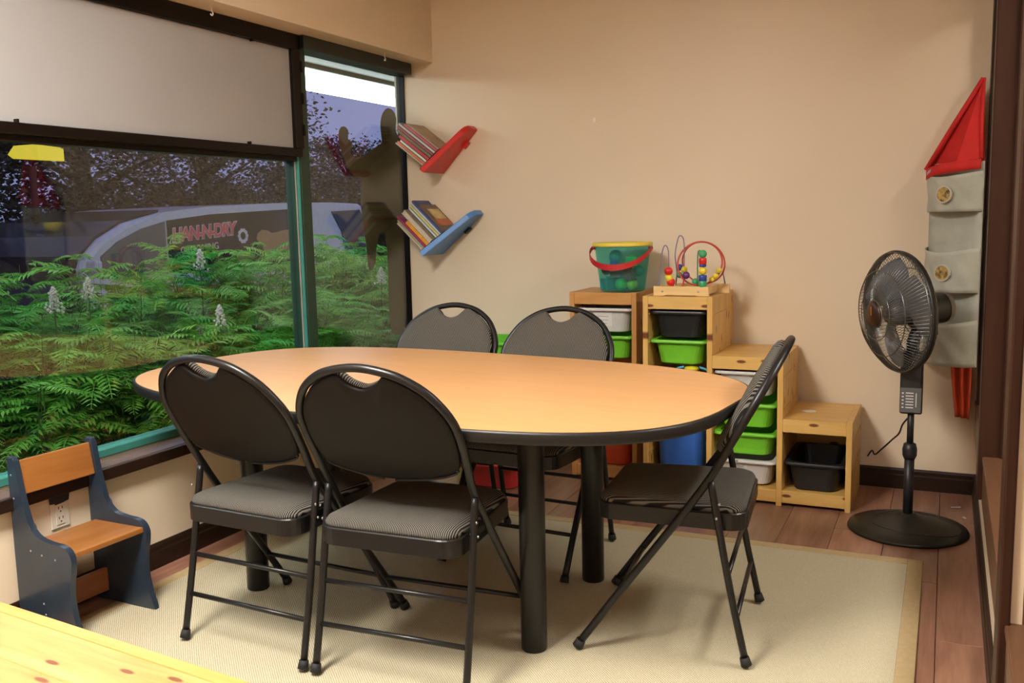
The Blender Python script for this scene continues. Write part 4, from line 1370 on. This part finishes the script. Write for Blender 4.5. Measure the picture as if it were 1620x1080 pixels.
# red cloth below it
def cl(u_, v_):
    z = 0.36 + 0.27 * v_
    w_ = 0.05 + 0.03 * v_
    return Vector((0.085, 4.475, z)) + ud * ((u_ - 0.5) * w_ * 1.3 - 0.012 * v_) + nd * (0.016 * math.sin(6.28 * 2.2 * u_ + 1.0) * (0.5 + 0.5 * v_))
solo('red_cloth', sheet(cl, 24, 10), ORANGECLOTH, 'orange red cloth hanging under the grey organizer', 'cloth')

# scraps on the floor
for k, (x, y, rz, lab) in enumerate(((0.070, 4.315, 0.5, 'white paper scrap on floor behind the fan base'), (0.102, 4.18, 1.9, 'smaller white scrap on floor beside the fan base'))):
    s_ = 1.0 if k == 0 else 0.5
    bm = add_prism(bm_new(), [(-0.022 * s_, -0.006), (0.02 * s_, -0.008 * s_), (0.024 * s_, 0.005), (-0.018 * s_, 0.008 * s_)], lambda a, b_, t: (a, b_, t + 0.004 * abs(a) * 20), 0.0005, 0.0016)
    o_ = link_mesh('paper_scrap', bm, WHITE)
    o_.location = (x, y, 0)
    o_.rotation_euler = (0, 0, rz)
    mark(o_, lab, 'paper', 'paper scraps near the fan')

# ================================================================== OUTSIDE
GZ = -0.30
struct('ground', box((-40, -15, GZ - 0.2), (XL - 0.14, 60, GZ)), plain('asphalt', (0.035, 0.035, 0.04), 0.85, var=0.2, scale=8))
struct('planting_bed', box((-5.6, -2, GZ), (XL - 0.15, 13, -0.02)), plain('bed_soil', (0.020, 0.014, 0.009), 0.95, var=0.3, scale=12))
# canopy over the window with a fluorescent strip along its outer edge
struct('canopy_soffit', box((-3.66, -3, 2.255), (XL - 0.145, 14, 2.32)), plain('olive_soffit', (0.026, 0.023, 0.012), 0.7))
cl_ = thing('canopy_light', 'long white fluorescent light strip under the outside canopy', 'light', (-3.72, 5.5, 2.10))
wpart('light_diffuser', box((-3.78, -3, 2.108), (-3.68, 14, 2.222), 0.01, 2), emit_mat('canopy_diffuser', (0.88, 1.0, 0.98), CANOPY), cl_)
wpart('light_housing', box((-3.80, -3, 2.224), (-3.662, 14, 2.32), 0.004, 1), plain('housing_grey', (0.2, 0.2, 0.18), 0.5), cl_)
struct('building_outside', box((XL - 0.14, YB + 0.12, GZ), (XL - 0.02, 14, 2.32)), plain('olive_stucco', (0.20, 0.17, 0.11), 0.9))


# ---- ferny shrubs
def frond_mesh(bm, base, direction, length, droop, rnd, wid):
    """pinnate leaf: rib with pairs of pointed, slightly folded leaflets"""
    d = Vector(direction).normalized()
    side = d.cross(Vector((0, 0, 1)))
    if side.length < 1e-3:
        side = Vector((1, 0, 0))
    side.normalize()
    N = 13
    pts = []
    for i in range(N + 1):
        f = i / N
        pts.append(base + d * (length * f) + Vector((0, 0, -droop * f * f * length)))
    for i in range(N):
        a, c = pts[i], pts[i + 1]
        r = 0.0028 * (1 - i / N) + 0.001
        up = Vector((0, 0, 1)) * r
        q = [bm.verts.new(p_) for p_ in (a - side * r, a + side * r, c + side * r, c - side * r)]
        bm.faces.new(q)
    for i in range(2, N + 1):
        f = i / N
        ll = wid * math.sin(math.pi * min(1, f * 0.82 + 0.16)) ** 0.7 * rnd.uniform(0.85, 1.1)
        t = (pts[i] - pts[i - 1]).normalized()
        nrm = side.cross(t).normalized()
        for s in (-1, 1):
            ld = (side * s * 0.86 + t * 0.5 - nrm * rnd.uniform(-0.05, 0.35)).normalized()
            wv_ = t * (ll * 0.15)
            b0 = pts[i]
            m1 = b0 + ld * (ll * 0.45)
            tip = b0 + ld * ll - Vector((0, 0, ll * 0.12))
            vv = [bm.verts.new(p_) for p_ in (b0, m1 - wv_ + nrm * 0.002, tip, m1 + wv_ + nrm * 0.002)]
            bm.faces.new(vv)


def leaf_mat(name, c1, c2, sub=0.0):
    m, nt, b = new_mat(name)
    n = noise(nt, coords(nt), 3.5, 3)
    col = ramp(nt, n, [(0.3, c1), (0.7, c2)])
    oi = nt.nodes.new('ShaderNodeObjectInfo')
    hs = nt.nodes.new('ShaderNodeHueSaturation')
    mr = nt.nodes.new('ShaderNodeMapRange')
    mr.inputs['To Min'].default_value = 0.47
    mr.inputs['To Max'].default_value = 0.53
    lnk(nt, oi.outputs['Random'], mr.inputs['Value'])
    lnk(nt, mr.outputs[0], hs.inputs['Hue'])
    lnk(nt, col, hs.inputs['Color'])
    lnk(nt, hs.outputs['Color'], b.inputs['Base Color'])
    b.inputs['Roughness'].default_value = 0.5
    b.inputs['Transmission Weight'].default_value = 0.0
    tl = nt.nodes.new('ShaderNodeBsdfTranslucent')
    lnk(nt, hs.outputs['Color'], tl.inputs['Color'])
    ms = nt.nodes.new('ShaderNodeMixShader')
    ms.inputs[0].default_value = 0.3
    lnk(nt, b.outputs[0], ms.inputs[1])
    lnk(nt, tl.outputs[0], ms.inputs[2])
    lnk(nt, ms.outputs[0], nt.nodes['Material Output'].inputs['Surface'])
    return m


FERN = leaf_mat('fern_green', (0.07, 0.30, 0.035), (0.20, 0.55, 0.08))
STEM = plain('stem_green', (0.07, 0.12, 0.03), 0.8)
rnd = random.Random(11)
protos = []
for v_ in range(4):
    bmf, bms = bm_new(), bm_new()
    for s_ in range(19):
        az = rnd.uniform(0, 2 * math.pi)
        rad = rnd.uniform(0.02, 0.12)
        b0 = Vector((rad * math.cos(az), rad * math.sin(az), 0))
        hgt = rnd.uniform(0.60, 1.02)
        lean = rnd.uniform(0.1, 0.32)
        top = b0 + Vector((math.cos(az) * lean, math.sin(az) * lean, hgt))
        mid = b0.lerp(top, 0.5) + Vector((0, 0, 0.05))
        path = smooth_path([b0, mid, top], 3)
        add_tube(bms, path, [0.0035 - 0.0004 * q for q in range(len(path))], 4, cap=False)
        for k in range(10):
            f = 0.22 + 0.78 * k / 9
            pos = b0.lerp(top, f) + Vector((0, 0, 0.05 * math.sin(math.pi * f)))
            a2 = rnd.uniform(0, 2 * math.pi)
            el = rnd.uniform(0.05, 0.75)
            dr = Vector((math.cos(a2) * math.cos(el), math.sin(a2) * math.cos(el), math.sin(el)))
            frond_mesh(bmf, pos, dr, rnd.uniform(0.22, 0.36), rnd.uniform(0.25, 0.7), rnd, rnd.uniform(0.055, 0.085))
    protos.append((bmf, bms))
meshes = []
for bmf, bms in protos:
    a = bpy.data.meshes.new('foliage')
    bmf.to_mesh(a)
    bmf.free()
    a.materials.append(FERN)
    c = bpy.data.meshes.new('stems')
    bms.to_mesh(c)
    bms.free()
    c.materials.append(STEM)
    meshes.append((a, c))
fi = 0
for rowi, (xr, hs_) in enumerate(((-3.52, 0.50), (-3.74, 0.82), (-4.10, 1.04), (-4.55, 1.10))):
    yv = (3.7, 2.95, 2.8, 3.0)[rowi]
    yend = (5.3, 6.3, 7.4, 8.2)[rowi]
    while yv < yend:
        a, c = meshes[fi % 4]
        t = thing('fern_shrub', 'feathery green shrub massed outside the windows', 'shrub', (xr + rnd.uniform(-0.12, 0.12), yv, -0.02), rnd.uniform(0, 6.28), 'feathery shrubs outside the windows')
        sc = hs_ * rnd.uniform(0.9, 1.08)
        t.scale = (1.05, 1.05, sc)
        fo = bpy.data.objects.new('foliage', a)
        C.objects.link(fo)
        fo.parent = t
        st = bpy.data.objects.new('stems', c)
        C.objects.link(st)
        st.parent = t
        yv += rnd.uniform(0.40, 0.52) * (2.4 if rowi == 0 else 1.0)
        fi += 1

# ---- white flower plumes
PLUME = plain('white_plume', (0.72, 0.70, 0.66), 0.8)
for pi_, (x, y, z, sc, lab) in enumerate(((-3.75, 3.05, 0.93, 1.0, 'white flower plume left of the van windscreen base'), (-3.95, 3.42, 0.96, 0.9, 'white flower plume beside the first one on left'), (-3.95, 4.22, 1.06, 1.0, 'white flower plume in front of the van door'),
                                         (-3.8, 4.95, 1.10, 1.1, 'white flower plume just left of the teal mullion'), (-3.4, 3.75, 0.80, 0.9, 'pinkish white plume low in the shrubs'),
                                         (-3.5, 4.60, 0.80, 1.0, 'white plume low beside the teal mullion'), (-3.6, 5.60, 0.88, 1.0, 'white plume in the side pane below the van'), (-3.5, 5.75, 0.75, 0.8, 'small white plume low in the side pane'))):
    t = thing('flower_plume', lab, 'flower', (x, y, z - 0.05), rnd.uniform(0, 6), 'white plumes among the shrubs')
    part('stem', add_tube(bm_new(), [(0, 0, -0.35), (0, 0, 0.12 * sc)], 0.003, 5), STEM, t)
    bm = bm_new()
    for k in range(60):
        f = k / 59
        r = 0.046 * sc * (1 - f) ** 0.8 + 0.003
        a = k * 2.4
        q = rnd.uniform(0.3, 1.0)
        bmesh.ops.create_icosphere(bm, subdivisions=1, radius=0.008 * sc * rnd.uniform(0.7, 1.2), matrix=Matrix.Translation((r * q * math.cos(a), r * q * math.sin(a), 0.115 * sc * f)))
    part('florets', bm, PLUME, t)

# ---- parked van
van = thing('van', 'parked white van with dark side windows and red lettering', 'van', (-7.9, 8.0, GZ))
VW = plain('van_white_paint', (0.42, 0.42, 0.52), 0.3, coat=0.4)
VG = plain('van_dark_glass', (0.012, 0.012, 0.016), 0.12)
VX0, VX1 = -8.7, -7.0


def vy(outline, x0, x1, mat, nm, parent=None, bev=0.0):
    bm = add_prism(bm_new(), outline, lambda a, b_, t: (t, a, b_), x0, x1, bev, 2)
    return wpart(nm, bm, mat, van, parent)


sidep = [(6.0, 0.02), (6.0, 0.5), (6.01, 0.90), (6.05, 0.99), (6.25, 1.16), (6.55, 1.30), (7.03, 1.40), (7.65, 1.455), (8.9, 1.50), (9.8, 1.51), (10.45, 1.50), (10.62, 1.38), (10.78, 0.85), (10.80, 0.30), (10.72, 0.02), (10.0, -0.05), (6.05, -0.05)]
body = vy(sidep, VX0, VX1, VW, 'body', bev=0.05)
# side glass a little proud so it reads as one dark band
def strip(pts, nm, mat, x=VX1, th=0.012):
    bm = add_prism(bm_new(), pts, lambda a, b_, t: (t, a, b_), x + 0.001, x + th)
    return wpart(nm, bm, mat, van, body)
VGF = plain('van_front_glass_sheen', (0.10, 0.095, 0.105), 0.25)  # lighter grey puts the reflection on this side window into its colour
strip([(6.22, 1.00), (6.42, 1.13), (6.72, 1.245), (7.02, 1.31), (7.02, 0.80), (6.22, 0.80)], 'side_window', VGF)
strip([(7.05, 1.318), (7.65, 1.375), (8.90, 1.425), (9.12, 1.43), (9.22, 1.30), (9.45, 0.80), (7.05, 0.80)], 'side_window', VG)
strip([(9.80, 1.40), (10.42, 1.42), (10.50, 1.30), (10.55, 0.80), (10.10, 0.80), (10.0, 1.15)], 'side_window', VG)
strip([(5.3, 0.55), (7.15, 0.60), (7.15, 0.61), (5.3, 0.56)], 'body_line', VG)
bm = add_prism(bm_new(), [(5.985, 0.70), (5.99, 0.93), (6.03, 1.01), (6.24, 1.185), (6.54, 1.325), (7.03, 1.425), (7.03, 1.37), (6.4, 1.10), (6.1, 0.70)], lambda a, b_, t: (t, a, b_), VX0 - 0.02, VX1 - 0.075)
wpart('windscreen', bm, VG, van, body)
bm = add_prism(bm_new(), [(5.45, -0.02), (5.43, 0.43), (5.50, 0.58), (5.72, 0.68), (5.99, 0.80), (5.99, -0.02)], lambda a, b_, t: (t, a, b_), VX0 + 0.01, VX1 - 0.01, 0.03, 2)
wpart('bonnet', bm, plain('bonnet_dusk_shade', (0.010, 0.010, 0.012), 0.5), van, body)  # dusk shade on the white van's bonnet, painted as near black
for wy in (5.95, 9.75):
    bm = bm_new()
    add_lathe(bm, [(0, -0.10), (0.20, -0.10), (0.30, -0.09), (0.32, -0.04), (0.32, 0.06), (0.30, 0.09), (0, 0.09)], 28)
    xf(bm, Matrix.Translation((VX1 - 0.08, wy, GZ + 0.32)) @ Matrix.Rotation(math.pi / 2, 4, 'Y'))
    wh = wpart('wheel', bm, RUBBER, van)
    bm = bm_new()
    add_lathe(bm, [(0, 0.0), (0.19, 0.0), (0.20, 0.012), (0.05, 0.02), (0, 0.02)], 24)
    xf(bm, Matrix.Translation((VX1 + 0.012, wy, GZ + 0.32)) @ Matrix.Rotation(math.pi / 2, 4, 'Y'))
    wpart('hub_cap', bm, STEEL, van, wh)
bm = box((VX1 - 0.02, 6.06, 0.86), (VX1 + 0.12, 6.14, 0.97), 0.02, 2)
wpart('wing_mirror', bm, VW, van)


def text_part(txt, size, mat, mtx, nm, parent, ext=0.004, shear=0.0, offset=0.0, spacing=1.0):
    cu = bpy.data.curves.new('lettering', 'FONT')
    cu.body = txt
    cu.size = size
    cu.extrude = ext
    cu.offset = offset
    cu.shear = shear
    cu.space_character = spacing
    cu.align_x = 'CENTER'
    tmp = bpy.data.objects.new('lettering', cu)
    C.objects.link(tmp)
    dg = bpy.context.evaluated_depsgraph_get()
    me = bpy.data.meshes.new_from_object(tmp.evaluated_get(dg))
    bpy.data.objects.remove(tmp)
    bpy.data.curves.remove(cu)
    me.transform(mtx)
    me.transform(Matrix.Translation(-Vector(van.location)))
    me.materials.clear()
    me.materials.append(mat)
    o_ = bpy.data.objects.new(nm, me)
    C.objects.link(o_)
    o_.parent = parent
    return o_


# letters stand on the glass: text x -> room +y, text y -> room z
TM = Matrix(((0, 0, 1, 0), (1, 0, 0, 0), (0, 1, 0, 0), (0, 0, 0, 1)))
LRED = plain('lettering_red', (0.55, 0.03, 0.04), 0.5)
LWHITE = plain('lettering_white', (0.60, 0.52, 0.58), 0.5)
rot = Matrix.Rotation(0.06, 4, 'Z')
text_part('HAN-N-DRY', 0.185, LWHITE, Matrix.Translation((VX1 + 0.016, 7.56, 1.135)) @ TM @ rot, 'lettering_outline', body, 0.002, 0.15, 0.012, 0.86)
text_part('HAN-N-DRY', 0.185, LRED, Matrix.Translation((VX1 + 0.020, 7.56, 1.135)) @ TM @ rot, 'lettering', body, 0.002, 0.15, 0.004, 0.86)
text_part('GROOMING', 0.10, LWHITE, Matrix.Translation((VX1 + 0.016, 7.48, 1.00)) @ TM @ rot, 'lettering', body, 0.002, 0.0, 0.0, 1.0)
# round paw medallion
bm = bm_new()
for k in range(10):
    a = 2 * math.pi * k / 10
    add_prism(bm, [(8.14 + 0.062 * math.cos(a) + 0.022 * math.cos(q * math.pi / 4), 1.14 + 0.062 * math.sin(a) + 0.022 * math.sin(q * math.pi / 4)) for q in range(8)], lambda a_, b_, t: (t, a_, b_), VX1 + 0.012, VX1 + 0.018)
wpart('medallion', bm, LWHITE, van, body)
TANDECAL = plain('tan_decal', (0.30, 0.16, 0.06), 0.5)
dog = [(8.38, 1.16), (8.46, 1.20), (8.56, 1.19), (8.62, 1.16), (8.74, 1.17), (8.86, 1.19), (8.97, 1.19), (9.0, 1.0), (8.98, 0.85), (8.50, 0.85), (8.46, 1.02), (8.40, 1.06), (8.36, 1.10)]
strip(dog, 'dog_decal', TANDECAL, VX1 + 0.012, 0.005)

# ---- trees beyond
TREE = leaf_mat('tree_leaf_dark', (0.012, 0.018, 0.010), (0.030, 0.036, 0.018))
BARK = plain('tree_bark', (0.030, 0.024, 0.018), 0.9, var=0.3)
def tree(name, loc, h, crown_r, crown_z, n, label, seed):
    rn = random.Random(seed)
    t = thing(name, label, 'tree', loc, 0, 'trees across the street')
    bm = add_tube(bm_new(), smooth_path([(0, 0, 0), (0.1, 0.05, h * 0.3), (-0.05, 0.1, h * 0.55), (0, 0, h * 0.85)], 4), [0.22 - 0.014 * k for k in range(13)], 8)
    for k in range(7):
        a = rn.uniform(0, 6.28)
        zb = h * rn.uniform(0.3, 0.6)
        add_tube(bm, smooth_path([(0, 0, zb), (math.cos(a) * crown_r * 0.4, math.sin(a) * crown_r * 0.4, zb + 0.6), (math.cos(a) * crown_r * 0.8, math.sin(a) * crown_r * 0.8, zb + 1.0)], 3), [0.07, 0.06, 0.05, 0.04, 0.03, 0.02, 0.012], 5)
    part('trunk', bm, BARK, t)
    verts, faces = [], []
    cl = [(rn.uniform(-1, 1), rn.uniform(-1, 1), rn.uniform(-1, 1)) for _ in range(60)]
    cl = [c_ for c_ in cl if Vector(c_).length < 1.05]
    for k in range(n * 2):
        c_ = Vector(cl[rn.randrange(len(cl))])
        q = Vector((rn.gauss(0, 0.16), rn.gauss(0, 0.16), rn.gauss(0, 0.13)))
        p_ = Vector(((c_.x + q.x) * crown_r, (c_.y + q.y) * crown_r, crown_z + (c_.z + q.z) * crown_r * 0.85))
        if p_.z < 0.2:
            continue
        a = rn.uniform(0, 6.28)
        e1 = Vector((math.cos(a), math.sin(a), rn.uniform(-0.6, 0.6))).normalized()
        e2 = e1.cross(Vector((rn.uniform(-1, 1), rn.uniform(-1, 1), rn.uniform(-1, 1))).normalized()).normalized()
        s_ = rn.uniform(0.032, 0.062)
        i0 = len(verts)
        verts += [p_ - e1 * s_, p_ + e2 * s_ * 0.5, p_ + e1 * s_, p_ - e2 * s_ * 0.5]
        faces.append((i0, i0 + 1, i0 + 2, i0 + 3))
    me = bpy.data.meshes.new('crown')
    me.from_pydata([tuple(q) for q in verts], [], faces)
    me.materials.append(TREE)
    o_ = bpy.data.objects.new('crown', me)
    C.objects.link(o_)
    o_.parent = t
    return t


tree('street_tree', (-12.0, 7.6, GZ), 6.0, 2.4, 3.1, 11000, 'dark dense tree at the left end behind the van', 1)
tree('street_tree', (-13.0, 11.2, GZ), 6.0, 2.7, 3.0, 12000, 'dark broad tree behind the van windscreen', 2)
tree('street_tree', (-13.5, 14.6, GZ), 5.4, 2.4, 2.5, 11000, 'dark tree behind the middle of the van', 3)
tree('street_tree', (-14.5, 18.3, GZ), 3.8, 1.7, 1.5, 11000, 'low dark tree behind the rear of the van', 4)
tree('street_tree', (-16.0, 23.5, GZ), 4.6, 1.5, 2.8, 5000, 'dark tree beside the silhouette in side pane', 5)
tree('street_tree', (-11.5, 4.2, GZ), 6.0, 2.3, 3.0, 9000, 'dark tree at the edge left of all others', 6)
# dark hedge line closing the gaps near the ground
def hedge():
    rn = random.Random(5)
    verts, faces = [], []
    for k in range(26000):
        p_ = Vector((rn.uniform(-16.5, -15.2), rn.uniform(2, 32), GZ + abs(rn.gauss(0, 0.8))))
        e1 = Vector((rn.uniform(-1, 1), rn.uniform(-1, 1), rn.uniform(-1, 1))).normalized()
        e2 = e1.cross(Vector((rn.uniform(-1, 1), rn.uniform(-1, 1), 0.3)).normalized()).normalized()
        s_ = rn.uniform(0.09, 0.16)
        i0 = len(verts)
        verts += [p_ - e1 * s_, p_ + e2 * s_ * 0.5, p_ + e1 * s_, p_ - e2 * s_ * 0.5]
        faces.append((i0, i0 + 1, i0 + 2, i0 + 3))
    me = bpy.data.meshes.new('hedge')
    me.from_pydata([tuple(q) for q in verts], [], faces)
    me.materials.append(TREE)
    o_ = bpy.data.objects.new('hedge', me)
    C.objects.link(o_)
    mark(o_, 'long dark hedge across the street behind the trees', 'hedge', kind='stuff')
hedge()
# low tan street wall seen left of the van
solo('street_wall', box((-10.4, 3.0, GZ), (-10.1, 9.3, 0.93), 0.02, 1), plain('street_wall_tan', (0.16, 0.12, 0.08), 0.8, var=0.2), 'low tan street wall left of the van bonnet', 'wall')
# added glowing panel on a post, in place of a yellow indoor reflection
sg = thing('reflection_glow', 'added yellow glow for an indoor reflection at top left of the big window', 'reflection stand-in', (-9.2, 7.15, GZ))
wpart('glow_post', add_tube(bm_new(), [(-9.24, 7.38, GZ), (-9.24, 7.38, 1.95)], 0.04, 10), BARK, sg)
wpart('glow_face', add_prism(bm_new(), [(7.08, 2.06), (7.14, 2.02), (7.76, 2.02), (7.76, 2.17), (7.40, 2.19), (7.16, 2.16)], lambda a, b_, t: (t, a, b_), -9.23, -9.17, 0.01, 2), emit_mat('yellow_reflection_glow', (0.85, 0.66, 0.03), 0.85, 0.02), sg)
